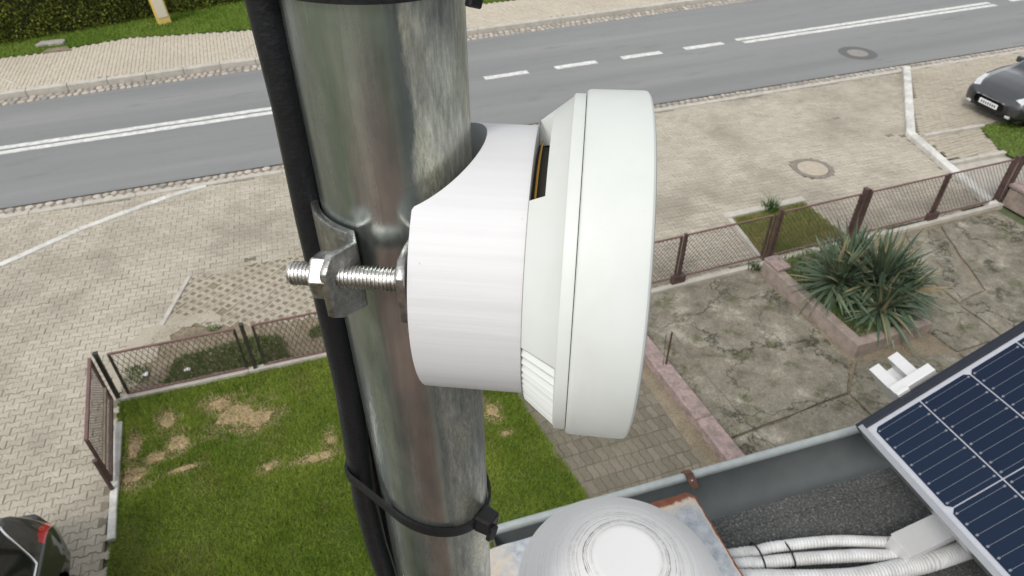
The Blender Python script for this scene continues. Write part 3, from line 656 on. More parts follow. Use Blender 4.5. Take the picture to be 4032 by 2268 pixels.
def tie(z0, label, tilt, head_az, width=.0052, th=.0013, lift=None):
    """nylon cable tie: strap round pipe and cables, with its locking head"""
    e = empty('cable_tie', (A.x, A.y, CAMZ + z0)); finish(e, label, 'cable tie', 'black cable ties round the pipe')
    n = 120; v = []
    pts = [Vector((math.sin(R(a)) * (PR + .0003), math.cos(R(a)) * (PR + .0003))) for a in range(0, 360, 2)]
    for ca, cr_, rad in ((287, .0305, .0061), (305, .0315, .0055)):
        c = Vector((math.sin(R(ca)) * cr_, math.cos(R(ca)) * cr_))
        pts += [c + Vector((math.sin(R(a)), math.cos(R(a)))) * rad for a in range(0, 360, 5)]
    P = sorted(set((round(p.x, 6), round(p.y, 6)) for p in pts)); hull = []
    def half(seq):
        h = []
        for p in seq:
            while len(h) > 1 and (h[-1][0] - h[-2][0]) * (p[1] - h[-2][1]) - (h[-1][1] - h[-2][1]) * (p[0] - h[-2][0]) <= 0: h.pop()
            h.append(p)
        return h[:-1]
    hull = half(P) + half(P[::-1]); n = len(hull)
    for p in hull:
        d = Vector(p).normalized(); zz = Vector(p).dot(Vector((math.sin(R(tilt[0])), math.cos(R(tilt[0]))))) * tilt[1]
        bulge = .0006 * math.sin(math.atan2(p[0], p[1]) * 2)
        for rr, z in ((0, -width / 2), (th, -width / 2), (th, width / 2), (0, width / 2)):
            v.append((p[0] + d.x * (rr + .0002), p[1] + d.y * (rr + .0002), zz + z + bulge))
    f = [(4 * i + k, 4 * ((i + 1) % n) + k, 4 * ((i + 1) % n) + (k + 1) % 4, 4 * i + (k + 1) % 4) for i in range(n) for k in range(4)]
    MB().add(v, f).build('strap', 'tie', e, smooth=True, angle=40)
    hz = Vector((math.sin(R(head_az)), math.cos(R(head_az)))).dot(Vector((math.sin(R(tilt[0])), math.cos(R(tilt[0]))))) * tilt[1] * PR
    hd = MB(); hd.box(-.0048, .0048, .0, .0078, -.0046, .0046)
    hd.v = [(x * (1 - .12 * (y > .004)), y, z * (1 - .10 * (y > .004))) for x, y, z in hd.v]
    o = hd.build('locking_head', 'tie', e, bevel=.0009, seg=2); o.location = (math.sin(R(head_az)) * (PR + .0005), math.cos(R(head_az)) * (PR + .0005), hz); o.rotation_euler = (0, R(-8), -R(head_az))
    tl = MB(); tl.box(-.0022, .0022, -.001, .0012, -.0105, -.003); t2 = tl.build('tail', 'tie', e, bevel=.0004, seg=1); t2.location = o.location + Vector((math.sin(R(head_az)) * .0085, math.cos(R(head_az)) * .0085, .003)); t2.rotation_euler = (0, R(-20), -R(head_az) - .3)
tie(-.2645, 'lower black cable tie around pipe and cables, below the detector', (285, .40), 142)
tie(-.0435, 'upper black cable tie around the pipe at the top of the picture', (110, .02), 138, width=.0075)

# ------------------------------------------------------------------ the detector on its printed holder, and the pipe clamp
SZ = CAMZ - .135; SR = R(-27.13)
det = empty('detector', (A.x, A.y, SZ), SR); finish(det, 'round white smoke-detector style sensor on a white holder, fixed to the pipe', 'sensor')
RM, RI, S0, S1, RS = .0438, .0310, .0116, .0436, .0288
def sstart(l): return max(S0, math.sqrt(RS * RS - l * l)) if abs(l) < RS else S0
m = MB(); n = 256; ns = 8; k = 0; v = []; f = []
for surf, rad in ((0, RM), (1, RI)):
    for j in range(n):
        th = 2 * math.pi * j / n; l = -rad * math.sin(th); z = rad * math.cos(th); s0 = sstart(l)
        for i in range(ns + 1): v.append((s0 + (S1 - s0) * i / ns, l, z))
st = ns + 1
for surf in (0, 1):
    o_ = surf * n * st
    for j in range(n):
        for i in range(ns):
            q = (j + 1) % n; f.append((o_ + j * st + i, o_ + q * st + i, o_ + q * st + i + 1, o_ + j * st + i + 1))
for j in range(n):
    q = (j + 1) % n; f.append((j * st, n * st + j * st, n * st + q * st, q * st)); f.append((j * st + ns, q * st + ns, n * st + q * st + ns, n * st + j * st + ns))
m.add(v, f); hold = m.build('holder', 'printed', det, smooth=True, angle=40)
MB().lathe_x([(S1 - .004, .0), (S1 - .004, RI + .0005)], 64).build('holder_plate', 'printed', hold)
# detector base: conical back with a cut-out window at the top and finger grooves underneath
m = MB(); n = 1080; NA = (-20, 33); v = []; f = []
prof = [(.0438, .0455), (.0482, .0489), (.0488, .0494), (.0535, .0530), (.0540, .0539), (.0544, .0541), (.0573, .0541), (.0574, .0540)]
for i, (s, rad) in enumerate(prof):
    for j in range(n):
        a = 360 * j / n; d = 0
        if 86 < a < 152 and 1 <= i <= 3:
            ph = ((a - 86) / 66 * 17) % 1; d = -.0013 * (1 - abs(2 * ph - 1)) ** .8
        elif 86 < a < 152 and i == 0: d = -.0013 * (1 - abs(2 * (((a - 86) / 66 * 17) % 1) - 1)) ** .8
        th = R(a); v.append((s, -(rad + d) * math.sin(th), (rad + d) * math.cos(th)))
for i in range(len(prof) - 1):
    for j in range(n):
        a = (360 * (j + .5) / n + 180) % 360 - 180
        if i == 0 and NA[0] < a < NA[1]: continue
        q = (j + 1) % n; f.append((i * n + j, i * n + q, (i + 1) * n + q, (i + 1) * n + j))
m.add(v, f); base = m.build('detector_base', 'sensor', det, smooth=True, angle=28)
MB().lathe_x([(.0436, .044), (.0437, .0457)], 128).build('back_rim', 'sensor', base)
nb = MB()                                       # walls of the cut-out
def pol(s, rad, a): return (s, -rad * math.sin(R(a)), rad * math.cos(R(a)))
aa = [NA[0] + (NA[1] - NA[0]) * i / 12 for i in range(13)]
nb.add([pol(.0482, .0489, a) for a in aa] + [pol(.0482, .038, a) for a in aa], [(i, i + 1, 14 + i, 13 + i) for i in range(12)])
for a in NA: nb.add([pol(.0437, .0455, a), pol(.0482, .0489, a), pol(.0482, .038, a), pol(.0437, .038, a)], [(0, 1, 2, 3)])
nb.build('cutout_wall', 'sensor', base)
MB().lathe_x([(.0437, .0375), (.0490, .0375)], 96).build('inner_drum', 'dark', base, smooth=True)
MB().lathe_x([(.0446, .0392), (.0449, .0389), (.0452, .0392), (.0449, .0395), (.0446, .0392)], 96).build('seal_ring', 'amber', base, smooth=True)
MB().lathe_x([(.0563, .0538), (.0585, .0538)], 128).build('seam_core', 'dark', base, smooth=True)
m = MB().lathe_x([(.0576, .049), (.0576, .0545), (.0579, .0551), (.0586, .0554), (.0592, .0555), (.0748, .0557), (.0757, .0555), (.0763, .0549), (.0767, .0536), (.0771, .050), (.0774, .040), (.0775, .020), (.0775, .0002)], 200)
m.build('cover', 'sensor', det, smooth=True, angle=25)
# clamp: two bent straps, bolt and nut
cl = empty('pipe_clamp', (A.x, A.y, SZ + .0155), SR); finish(cl, 'zinc-plated two-part pipe clamp with bolt behind the detector', 'clamp')
def strap(name, sgn, near_s):
    """half band round the pipe with a flange on each side; drawn in plan and extruded upward"""
    ri, t_ = .0246, .0025; pts = []
    for lsgn in (-1, 1):
        pass
    cen = [(-.0118 if sgn < 0 else .0098, -.0408), (-.0109 if sgn < 0 else .0097, -.0362), (-.0056 if sgn < 0 else .0102, -.0298)]
    a0 = math.degrees(math.atan2(-.0275, -.0085 if sgn < 0 else .0115)); arc = []
    if sgn < 0: angs = np.linspace(252, 108, 25)
    else: angs = np.linspace(-65, 65, 25)
    arc = [((ri + t_ / 2) * math.cos(R(a)), (ri + t_ / 2) * math.sin(R(a))) for a in angs]
    far = [(x, -y) for x, y in reversed(cen)]
    line = cen + arc + far; v = []; f = []; n = len(line)
    for i, p in enumerate(line):
        d = (Vector(line[min(i + 1, n - 1)]) - Vector(line[max(i - 1, 0)])).normalized(); nn = Vector((-d.y, d.x)) * t_ / 2
        h = .0117; e_ = min(i, n - 1 - i); zt = {0: .0078, 1: .0112}.get(e_, h); zo = -.0026
        for q, z in ((-1, -zt), (1, -zt), (1, zt), (-1, zt)): v.append((p[0] + nn.x * q, p[1] + nn.y * q, z + zo))
    for i in range(n - 1):
        for k in range(4): f.append((4 * i + k, 4 * i + 4 + k, 4 * i + 4 + (k + 1) % 4, 4 * i + (k + 1) % 4))
    f += [(0, 1, 2, 3), (4 * n - 4, 4 * n - 1, 4 * n - 2, 4 * n - 3)]
    return MB().add(v, f).build(name, 'zincdull', cl, bevel=.0006, seg=2, smooth=True, angle=35)
strap('strap', -1, 0); strap('strap', 1, 0)
BY = -.0342
prof = []; x = -.0246
prof.append((x, .0001)); prof.append((x, .0026))
x += .0008
while x < .026:
    prof += [(x, .0030), (x + .00028, .0035), (x + .00056, .0035), (x + .00084, .0030)]; x += .00112
prof.append((x, .0001))
bo = MB().lathe_x(prof, 32).build('bolt', 'zinc', cl, smooth=True, angle=25); bo.location = (0, BY, 0)
hx = []
for s, rr in ((-.0170, .0062), (-.0163, .0071), (-.0116, .0071), (-.0108, .0066)): hx.append((s, rr))
nu = MB().lathe_x([(hx[0][0], .0032)] + hx + [(hx[-1][0], .0032)], 6).build('nut', 'zinc', cl, bevel=.0004); nu.location = (0, BY, 0); nu.rotation_euler = (R(12), 0, 0)

# ------------------------------------------------------------------ dome, rusty sheet, conduits, rails, solar panel
DC = Vector((.168, .215))
MT['dome'] = dome_mat(DC.x, DC.y)
sh = empty('sheet_cover', (RO.x, RO.y, CAMZ - 1.08), RE); finish(sh, 'rusting galvanised sheet cover at the corner of the roof', 'sheet cover')
pl = [(-.10, -.85), (.358, -.85), (.358, -.112), (.346, -.100), (-.10, -.100)]
m = MB().prism(rough_poly(pl, .0015, .03), -.003, 0); m.build('sheet', 'sheet', sh)
MB().box(.0, .33, -.8, -.135, -.085, -.004).build('upstand', 'sheet', sh)
dm = empty('dome_cap', (DC.x, DC.y, CAMZ - 1.08)); finish(dm, 'white printed dome cap with concentric ridges beside the pipe', 'dome cap')
prof = []
for i in range(41):
    q = i / 40; rr = .0778 * q
    z = .630 - .046 * (q ** 2.0)
    if .30 < q < .75: z += .00018 * math.sin(q * 190)
    if q < .33: z = .630 - .046 * (.33 ** 2.0) + (.0012 if q < .30 else .0012 * (.33 - q) / .03)
    prof.append((z, max(rr, .0002)))
prof += [(.578, .0780), (.574, .0773), (.574, .0745), (.58, .07)]
o = MB().lathe_x(prof, 160).build('dome', 'dome', dm, smooth=True, angle=30); o.rotation_euler = (0, R(-90), 0)
for i in range(6):
    o = MB().lathe_x([(.545 - i * .03, .035), (.550 - i * .03, .035), (.535 - i * .03, .072), (.532 - i * .03, .072), (.545 - i * .03, .035)], 64).build('louvre', 'printed', dm, smooth=True, angle=30); o.rotation_euler = (0, R(-90), 0)
MB().tube([(0, 0, 0), (0, 0, .575)], .016, 24).build('stem', 'steelpost', dm, smooth=True)
def corrugated(label, pts, rad, rid=.0015, pitch=.0055):
    e = empty('conduit', (0, 0, CAMZ)); finish(e, label, 'conduit', 'white corrugated conduits on the roof')
    P = [Vector(p) for p in pts]; fine = []
    for i in range(len(P) - 1):
        p0, p1, p2, p3 = P[max(i - 1, 0)], P[i], P[i + 1], P[min(i + 2, len(P) - 1)]
        k = max(4, int((p2 - p1).length / (pitch / 4)))
        for j in range(k):
            t = j / k; fine.append(.5 * ((2 * p1) + (p2 - p0) * t + (2 * p0 - 5 * p1 + 4 * p2 - p3) * t * t + (3 * p1 - p0 - 3 * p2 + p3) * t ** 3))
    rr = [rad - rid * (0, .15, .9, .75)[i % 4] for i in range(len(fine))]
    MB().tube(fine, rr, 16).build('corrugated_tube', 'conduit', e, smooth=True, angle=70); return e
zc = -1.135
c1 = corrugated('upper thin white corrugated conduit running to the solar panel', [(.45, .50, zc), (.604, .472, zc), (.639, .463, zc), (.677, .456, zc + .004), (.784, .427, zc + .004), (.885, .388, zc), (1.02, .345, zc - .004)], .0105)
c2 = corrugated('lower thin white corrugated conduit tied beside the upper one', [(.45, .485, zc), (.597, .453, zc), (.632, .442, zc), (.70, .424, zc), (.802, .392, zc), (.88, .364, zc - .002), (1.0, .335, zc - .006)], .0118)
c3 = corrugated('thick white corrugated conduit at the bottom of the bundle', [(.45, .475, zc), (.597, .422, zc + .004), (.647, .402, zc + .004), (.71, .378, zc + .004), (.777, .357, zc + .004), (.853, .344, zc + .004), (.922, .334, zc + .004), (1.1, .325, zc)], .0168, .0018, .0062)
for x, y in ((.637, .463), (.69, .450)):
    e = empty('cable_tie', (x, y, CAMZ + zc)); finish(e, 'thin black cable tie around the white conduits, %s' % ('nearer the rusty sheet' if x < .66 else 'further from the rusty sheet'), 'cable tie', 'cable ties on the conduits')
    m = MB(); pts = []
    for i in range(24):
        th = 2 * math.pi * i / 23; pts.append((.006 * math.cos(th) * .6, .0262 * math.cos(th) - .010, .0155 * math.sin(th)))
    m.tube(pts, .0016, 6); m.build('strap', 'tie', e)
rail = empty('mounting_rail', (.862, .366, CAMZ - 1.098)); finish(rail, 'aluminium rail end on the roof beside the conduits', 'rail'); rail.rotation_euler = (0, 0, R(2))
m = MB().box(0, 2.2, -.022, .022, -.04, 0); m.build('profile', 'whitealu', rail, bevel=.001)
MB().box(.0, .10, -.0235, .0235, .0006, .0022).build('cover_plate', 'whitealu', rail)
# solar panel
u = Vector((.8324, -.0689, .5498)); vdn = Vector((-.1535, -.9821, .1094)); nrm = u.cross(-vdn).normalized(); yv = nrm.cross(u).normalized(); u.normalize()
PM = Matrix((u, yv, nrm)).transposed().to_4x4(); PM.translation = Vector((.8885, .5181, CAMZ - .9672))
pan = empty('solar_panel'); pan.matrix_world = PM; finish(pan, 'dark blue solar panel with dark frame, sky sheen painted on three sides, on tilted supports', 'solar panel')
LU, LV = .0930, .1850; NU, NV = 20, 6; W, Hh = LU * NU, LV * NV
g = .008; fw = .010
MB().box(-g - .002, W + g, -Hh - g, g + .002, -.006, -.0022).build('glass_backsheet', 'backsheet', pan)
fr = [('sheenframe', -g - fw, -g, -Hh - g - fw, g + fw), ('sheenframe', W + g, W + g + fw, -Hh - g - fw, g + fw), ('blackframe', -g, W + g, g, g + fw), ('sheenframe', -g, W + g, -Hh - g - fw, -Hh - g)]
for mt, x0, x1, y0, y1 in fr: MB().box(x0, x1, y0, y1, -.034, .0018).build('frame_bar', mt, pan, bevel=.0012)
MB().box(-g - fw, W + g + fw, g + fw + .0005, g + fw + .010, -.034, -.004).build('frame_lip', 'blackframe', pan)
cm = MB(); ch = .007; gp_ = .0011
x0, x1, y0, y1 = gp_, LU - gp_, -LV + gp_, -gp_
cm.add([(x0 + ch, y0, 0), (x1, y0, 0), (x1, y1, 0), (x0 + ch, y1, 0), (x0, y1 - ch, 0), (x0, y0 + ch, 0)], [(0, 1, 2, 3, 4, 5)])
cm2 = MB(); cm2.add([(LU - x, y, z) for x, y, z in cm.v], [(5, 4, 3, 2, 1, 0)])
cmes = []
for q in (cm, cm2):
    me = bpy.data.meshes.new('cell'); me.from_pydata(q.v, [], q.f); me.materials.append(MT['cell']); cmes.append(me)
bm_ = MB()
for i in range(9):
    y = -LV * (i + .5) / 9; bm_.add([(.003, y - .00032, 0), (LU - .003, y - .00032, 0), (LU - .003, y + .00032, 0), (.003, y + .00032, 0)], [(0, 1, 2, 3)])
    for xx in (.006, LU - .006): bm_.add([(xx - .0018, y - .0018, .0001), (xx + .0018, y - .0018, .0001), (xx + .0018, y + .0018, .0001), (xx - .0018, y + .0018, .0001)], [(0, 1, 2, 3)])
bme = bpy.data.meshes.new('busbars'); bme.from_pydata(bm_.v, [], bm_.f); bme.materials.append(MT['busbar'])
for i in range(NU):
    for j in range(NV):
        o = bpy.data.objects.new('cell', cmes[i % 2]); COL.objects.link(o); o.parent = pan; o.location = (i * LU, -j * LV, -.0012)
        if i < 6:
            b_ = bpy.data.objects.new('busbars', bme); COL.objects.link(b_); b_.parent = o; b_.location = (0, 0, .0004)
for x0 in (.078, 1.4):
    rl = empty('panel_rail'); rl.matrix_world = PM @ Matrix.Translation((x0, 0, -.036)); finish(rl, 'white aluminium panel rail sticking out past the far panel edge' if x0 < 1 else 'aluminium panel rail under the upper half of the panel', 'rail')
    m = MB().box(0, .062, -Hh - .08, .135, -.052, -.034).box(0, .021, -Hh - .08, .135, -.0338, 0).box(.041, .062, -Hh - .08, .135, -.0338, 0); m.build('profile', 'whitealu', rl)
    m = MB().box(-.006, .075, .036, .056, .0006, .034).box(-.006, .018, .028, .036, .0006, .040); m.build('end_clamp', 'whitealu', rl, bevel=.001)
    m = MB()
    for y in (-.9, -.25):
        p0 = PM @ Vector((x0 + .03, y, -.08)); p1 = Vector((p0.x, p0.y, CAMZ - 1.16)); inv = (PM @ Matrix.Translation((x0, 0, -.036))).inverted()
        m.tube([inv @ p0, inv @ p1], .014, 8)
    m.build('support_leg', 'alu', rl)

# ------------------------------------------------------------------ fences
def fence_panel(name, label, p0, p1, z0, z1, group, mats=('fence', 'fencetop'), mid=None, mesh_ang=50, pitch=.062, wire=.0036, legs=True):
    e = empty(name, (p0[0], p0[1], 0), math.atan2(p1[1] - p0[1], p1[0] - p0[0])); finish(e, label, 'fence', group)
    L = math.hypot(p1[0] - p0[0], p1[1] - p0[1]); t = .016
    MB().box(0, L, -t, t, z1 - .026, z1).build('top_rail', mats[1], e, bevel=.003, seg=1)
    MB().box(0, L, -t, t, z0, z0 + .026).build('bottom_rail', mats[1], e, bevel=.003, seg=1)
    for x in (0, L - .035): MB().box(x, x + .035, -t + .001, t - .001, z0 + .0265, z1 - .0265).build('upright', mats[0], e)
    if mid is not None: MB().box(mid - .014, mid + .014, -t, t, z0 + .0265, z1 - .0265).build('upright', mats[0], e)
    zz0, zz1 = z0 + .02, z1 - .02; hh = zz1 - zz0; dx = hh / math.tan(R(mesh_ang)); m = MB()
    sp = pitch / math.sin(R(mesh_ang)); k = int((L + dx) / sp)
    for i in range(k + 1):
        for s in (1, -1):
            xa = -dx + i * sp; xb = xa + dx; za, zb = zz0, zz1
            if xa < .01: za = zz0 + (.01 - xa) / dx * hh; xa = .01
            if xb > L - .01: zb = zz1 - (xb - L + .01) / dx * hh; xb = L - .01
            if xb <= xa: continue
            if s < 0: xa, xb = L - xa, L - xb
            m.tube([(xa, s * .002, za), ((xa + xb) / 2, s * .004, (za + zb) / 2), (xb, s * .002, zb)], wire, 4, cap=False)
    o = m.build('wire_mesh', 'wire', e); o['kind'] = 'stuff'; return e
FH = 1.05
def fy(x): return 7.80 - .012 * (x - 6)
GR = 'fence panels along the yard'
fence_panel('mesh_fence', 'wire mesh gate leaf of the yard, next to the detector', (4.2, fy(4.2)), (6.0, fy(6.0)), .12, FH - .03, GR)
fence_panel('mesh_fence', 'wire mesh gate leaf of the yard, between lock box and planter', (6.06, fy(6.06)), (7.80, fy(7.8)), .12, FH - .03, GR)
fence_panel('mesh_fence', 'fixed wire mesh panel behind the grass bed and planter', (7.98, fy(7.98)), (9.72, fy(9.72)), .10, FH, GR)
fence_panel('mesh_fence', 'wire mesh gate leaf just right of the planter', (9.93, fy(9.93)), (11.74, fy(11.74)), .10, FH, GR)
fence_panel('mesh_fence', 'wire mesh gate leaf crossed by the white kerb', (11.80, fy(11.8)), (13.42, fy(13.42)), .10, FH, GR)
fence_panel('mesh_fence', 'wire mesh fence panel at the right picture edge', (13.72, fy(13.72)), (15.6, fy(15.6)), .12, FH, GR)
def post(label, x, y, w, h, mat, group, box=None):
    w *= .82
    e = empty('fence_post', (x, y, 0)); finish(e, label, 'post', group)
    MB().box(-w, w, -w, w, -.05, h).build('shaft', mat, e, bevel=.004, seg=1)
    MB().box(-w - .006, w + .006, -w - .006, w + .006, h + .001, h + .012).build('post_cap', mat, e)
    if box: MB().box(-box, box, -.05, .02 + w, .04, .20).build('lock_box', mat, e, bevel=.006, seg=1)
GP = 'brown fence posts'
post('brown gate stop post with lock box, left of the planter', 6.03, fy(6) - .03, .026, FH, 'fence', GP, .13)
post('slim dark post at the left end of the planter fence', 7.86, fy(7.86), .02, FH - .06, 'fence', GP)
post('brown post behind the left end of the planter', 7.95, fy(7.95) + .0, .032, FH + .04, 'fence', GP)
post('thick brown post behind the yucca', 9.78, fy(9.78), .048, FH + .08, 'fence', GP)
post('grey-brown slim post right beside the thick brown post', 9.90, fy(9.90), .022, FH + .03, 'fence', GP)
post('brown gate stop post with lock box, left of the white kerb', 11.77, fy(11.77) - .02, .026, FH, 'fence', GP, .13)
post('brown post where the white kerb meets the fence', 13.50, fy(13.5), .04, FH + .04, 'fence', GP)
post('brown post at the right picture edge beside the pink wall', 13.66, fy(13.66), .032, FH + .02, 'fence', GP)
kerb_run('kerb', 'pale concrete plinth under the yard fence', [(4.85, fy(4.85) - .08), (13.6, fy(13.6) - .08)], .10, -.1, .05, 'kerb', seglen=2)
pw = empty('low_wall', (13.62, 7.2, 0)); finish(pw, 'low pink concrete wall at the right picture edge', 'wall')
MB().box(0, .35, -3, .45, 0, .42).build('wall_body', 'pink', pw, bevel=.015); MB().box(-.03, .38, -3, .48, .421, .48).build('coping', 'pinkpaint', pw, bevel=.01)
# left garden fence and gate leaf
lf0, lf1 = (-2.98, 8.335), (2.5, 8.06)
def lfp(t): return (lf0[0] + (lf1[0] - lf0[0]) * t, lf0[1] + (lf1[1] - lf0[1]) * t)
GL = 'garden fence panels'
fence_panel('mesh_fence', 'wire mesh fence panel at the driveway corner of the lawn', lfp(.028), lfp(.335), .08, .89, GL, ('darkpost', 'fencetop'), pitch=.07, mesh_ang=66, wire=.0042)
fence_panel('mesh_fence', 'wire mesh fence panel behind the black cables', lfp(.375), lfp(.675), .08, .89, GL, ('darkpost', 'fencetop'), pitch=.07, mesh_ang=66, wire=.0042)
fence_panel('mesh_fence', 'wire mesh fence panel hidden behind pipe and detector', lfp(.71), lfp(.99), .08, .89, GL, ('darkpost', 'fencetop'), pitch=.07, mesh_ang=66, wire=.0042)
for t, lab in ((.004, 'dark corner post of the garden fence by the driveway'), (.352, 'dark post in the middle of the garden fence'), (.692, 'dark garden fence post hidden behind the pipe')):
    p = lfp(t); post(lab, p[0], p[1], .033, .93, 'darkpost', 'dark posts of the garden fence')
gl = empty('gate_leaf', (-3.02, 8.26, 0), R(-86.5)); finish(gl, 'narrow brown gate leaf standing along the lawn edge beside the driveway', 'gate')
MB().box(0, 1.52, -.02, .02, .90, .94).build('top_rail', 'fencetop', gl, bevel=.003); MB().box(0, 1.52, -.02, .02, .10, .15).build('bottom_rail', 'fence', gl); MB().box(0, 1.52, -.018, .018, .34, .385).build('middle_rail', 'soil', gl)
for x in (0, 1.485): MB().box(x, x + .035, -.019, .019, .1505, .8995).build('upright', 'fence', gl)
m = MB()
for i in range(30):
    x = .05 + i * .048; m.tube([(x, 0, .12), (x, 0, .93)], .0035, 4, cap=False)
for i in range(16): m.tube([(.02, .003, .14 + i * .048), (1.5, .003, .14 + i * .048)], .003, 4, cap=False)
o = m.build('wire_mesh', 'wire', gl); o['kind'] = 'stuff'
post('short brown gate post at the end of the gate leaf', -2.93, 6.66, .025, .62, 'fence', GP)
# iron stakes in the pink kerb, with a wire between
for x, y, lab in ((4.72, 5.98, 'thin rusty iron stake standing in the pink kerb beside the detector'), (4.75, 3.75, 'thin rusty iron stake standing behind the gutter')):
    e = empty('iron_stake', (x, y, .15)); finish(e, lab, 'stake', 'iron stakes in the pink kerb')
    MB().box(-.012, .012, -.004, .004, 0, .66).box(-.004, .004, .0042, .02, 0, .66).build('angle_bar', 'fence', e); MB().tube([(-.05, 0, .0), (-.075, .03, .62)], .004, 5).build('thin_rod', 'fence', e)
ew = empty('fence_wire', (4.72, 5.98, .8)); finish(ew, 'thin wire stretched between the two iron stakes', 'wire')
MB().tube([(0, 0, 0), (.02, -1.1, -.05), (.03, -2.23, 0)], .003, 5).build('strand', 'wire', ew)

# ------------------------------------------------------------------ planter, yucca, plants
plt_ = empty('planter', (7.6, 5.2, 0)); finish(plt_, 'raised pinkish concrete planter holding the yucca', 'planter')
MB().box(0, .17, 0, 2.32, -.05, .25).build('side_wall', 'pink', plt_, bevel=.012); MB().box(.1705, 1.48, 0, .16, -.05, .24).build('front_wall', 'pink', plt_, bevel=.012); MB().box(1.33, 1.48, .1605, 2.32, -.05, .23).build('side_wall', 'pink', plt_, bevel=.012)
MB().box(.02, .30, 1.95, 2.34, .252, .31).build('end_block', 'pinkpaint', plt_, bevel=.012)
MB().box(.16, 1.34, .15, 2.3, 0, .17).build('soil_fill', 'soil', plt_)
def leaf_mesh(L, w, droop, fold=.25):
    v = []; f = []; n = 7
    for i in range(n + 1):
        t = i / n; ww = w * (math.sin(math.pi * min(1, t * .55 + .42)) if t < .98 else .05) * (1 if i < n else .05)
        x = L * t; z = -droop * L * t * t
        v += [(x, -ww, z + ww * fold), (x, 0, z), (x, ww, z + ww * fold)]
    for i in range(n):
        a = 3 * i; f += [(a, a + 3, a + 4, a + 1), (a + 1, a + 4, a + 5, a + 2)]
    me = bpy.data.meshes.new('leaf'); me.from_pydata(v, [], f); me.materials.append(MT['yucca']); me.polygons.foreach_set('use_smooth', [True] * len(me.polygons)); return me
leafs = [leaf_mesh(1, .038, d) for d in (.04, .14, .30, .55)]
def yucca(label, x, y, z, rad, count):
    e = empty('yucca_plant', (x, y, z)); finish(e, label, 'yucca', 'yucca rosettes in the planter')
    MB().tube([(0, 0, -.3), (.01, .0, .0), (0, .01, .12)], [.07, .06, .04], 9).build('trunk', 'soil', e)
    for i in range(count):
        t = (i + .5) / count; el = R(86 - 112 * t ** .9 + random.gauss(0, 9)); a = i * 2.39996 + random.gauss(0, .12)
        L_ = rad * random.uniform(.66, 1.10) * (1.0 if t < .85 else .85)
        me = leafs[min(3, int(t * 3.0 + random.random() * 1.3))]
        o = bpy.data.objects.new('leaf', me); COL.objects.link(o); o.parent = e
        o.location = (.03 * math.cos(a) + random.gauss(0, .05), .03 * math.sin(a) + random.gauss(0, .05), .14 - .16 * t + random.gauss(0, .03)); o.rotation_euler = (random.gauss(0, .35), -el, a); o.scale = (L_, random.uniform(.8, 1.2) * rad, L_)
yucca('largest yucca rosette with upright grey-green leaves at the right of the planter', 8.68, 6.05, .48, .92, 290)
yucca('yucca rosette at the left end of the planter', 8.12, 6.35, .40, .82, 220)
yucca('low yucca rosette drooping over the front corner of the planter', 8.42, 5.66, .32, .70, 200)
yucca('small yucca rosette leaning over the yard side of the planter', 9.02, 5.85, .32, .66, 190)
yucca('yucca rosette at the back of the planter against the fence', 8.55, 6.6, .42, .80, 170)
# ------------------------------------------------------------------ grass as blades
def tufts(name, label, poly, dens, hgt, wid, zbase, colfun, holes=(), view=True, kind='stuff', zf=None, lean=1.3):
    P = np.asarray(poly); x0, y0 = P.min(0); x1, y1 = P.max(0); n = int((x1 - x0) * (y1 - y0) * dens)
    W = np.column_stack([RNG.uniform(x0, x1, n), RNG.uniform(y0, y1, n)]); k = inpoly(W, poly)
    if view: k &= seen(W, zbase, .03)[0]
    W = W[k]; n = len(W); col, scale, keep = colfun(W); W, col, scale = W[keep], col[keep], scale[keep]; n = len(W)
    a = RNG.uniform(0, 2 * math.pi, n); ln = np.abs(RNG.normal(0, lean, n)); h = hgt * RNG.uniform(.5, 1.3, n) * scale; b = RNG.uniform(0, 2 * math.pi, n)
    wd = wid * RNG.uniform(.6, 1.3, n); dx, dy = np.cos(a) * wd, np.sin(a) * wd
    z = np.full(n, zbase)
    V = np.empty((n, 3, 3)); V[:, 0] = np.column_stack([W[:, 0] - dx, W[:, 1] - dy, z]); V[:, 1] = np.column_stack([W[:, 0] + dx, W[:, 1] + dy, z])
    hz = h / np.sqrt(1 + ln ** 2); V[:, 2] = np.column_stack([W[:, 0] + np.cos(b) * hz * ln, W[:, 1] + np.sin(b) * hz * ln, z + hz])
    o = np_mesh(name, V.reshape(-1, 3), np.arange(3 * n).reshape(n, 3), 'blade', col=np.repeat(col, 3, 0)); finish(o, label, 'grass', kind=kind); return o
def vnoise(W, s, seed=0):
    """cheap smooth value noise on the ground plane"""
    r = np.random.default_rng(seed); T_ = r.random((64, 64)); q = W * s + 1000; i = np.floor(q).astype(int); f = q - i; f = f * f * (3 - 2 * f); i %= 64; j = (i + 1) % 64
    return (T_[i[:, 0], i[:, 1]] * (1 - f[:, 0]) + T_[j[:, 0], i[:, 1]] * f[:, 0]) * (1 - f[:, 1]) + (T_[i[:, 0], j[:, 1]] * (1 - f[:, 0]) + T_[j[:, 0], j[:, 1]] * f[:, 0]) * f[:, 1]
bare = [(-1.62, 7.72, .28, .16), (-1.38, 7.42, .42, .30), (-1.1, 7.25, .30, .20), (-2.30, 7.68, .15, .22), (-2.15, 7.20, .22, .22), (-2.45, 7.05, .22, .14), (-2.7, 6.85, .22, .22), (-2.72, 7.3, .10, .3), (-.40, 6.27, .28, .11), (-.2, 6.5, .10, .14), (-1.02, 6.36, .14, .12), (2.03, 6.22, .13, .2), (2.05, 5.74, .10, .07), (1.2, 6.6, .2, .12), (-2.1, 6.72, .3, .06)]
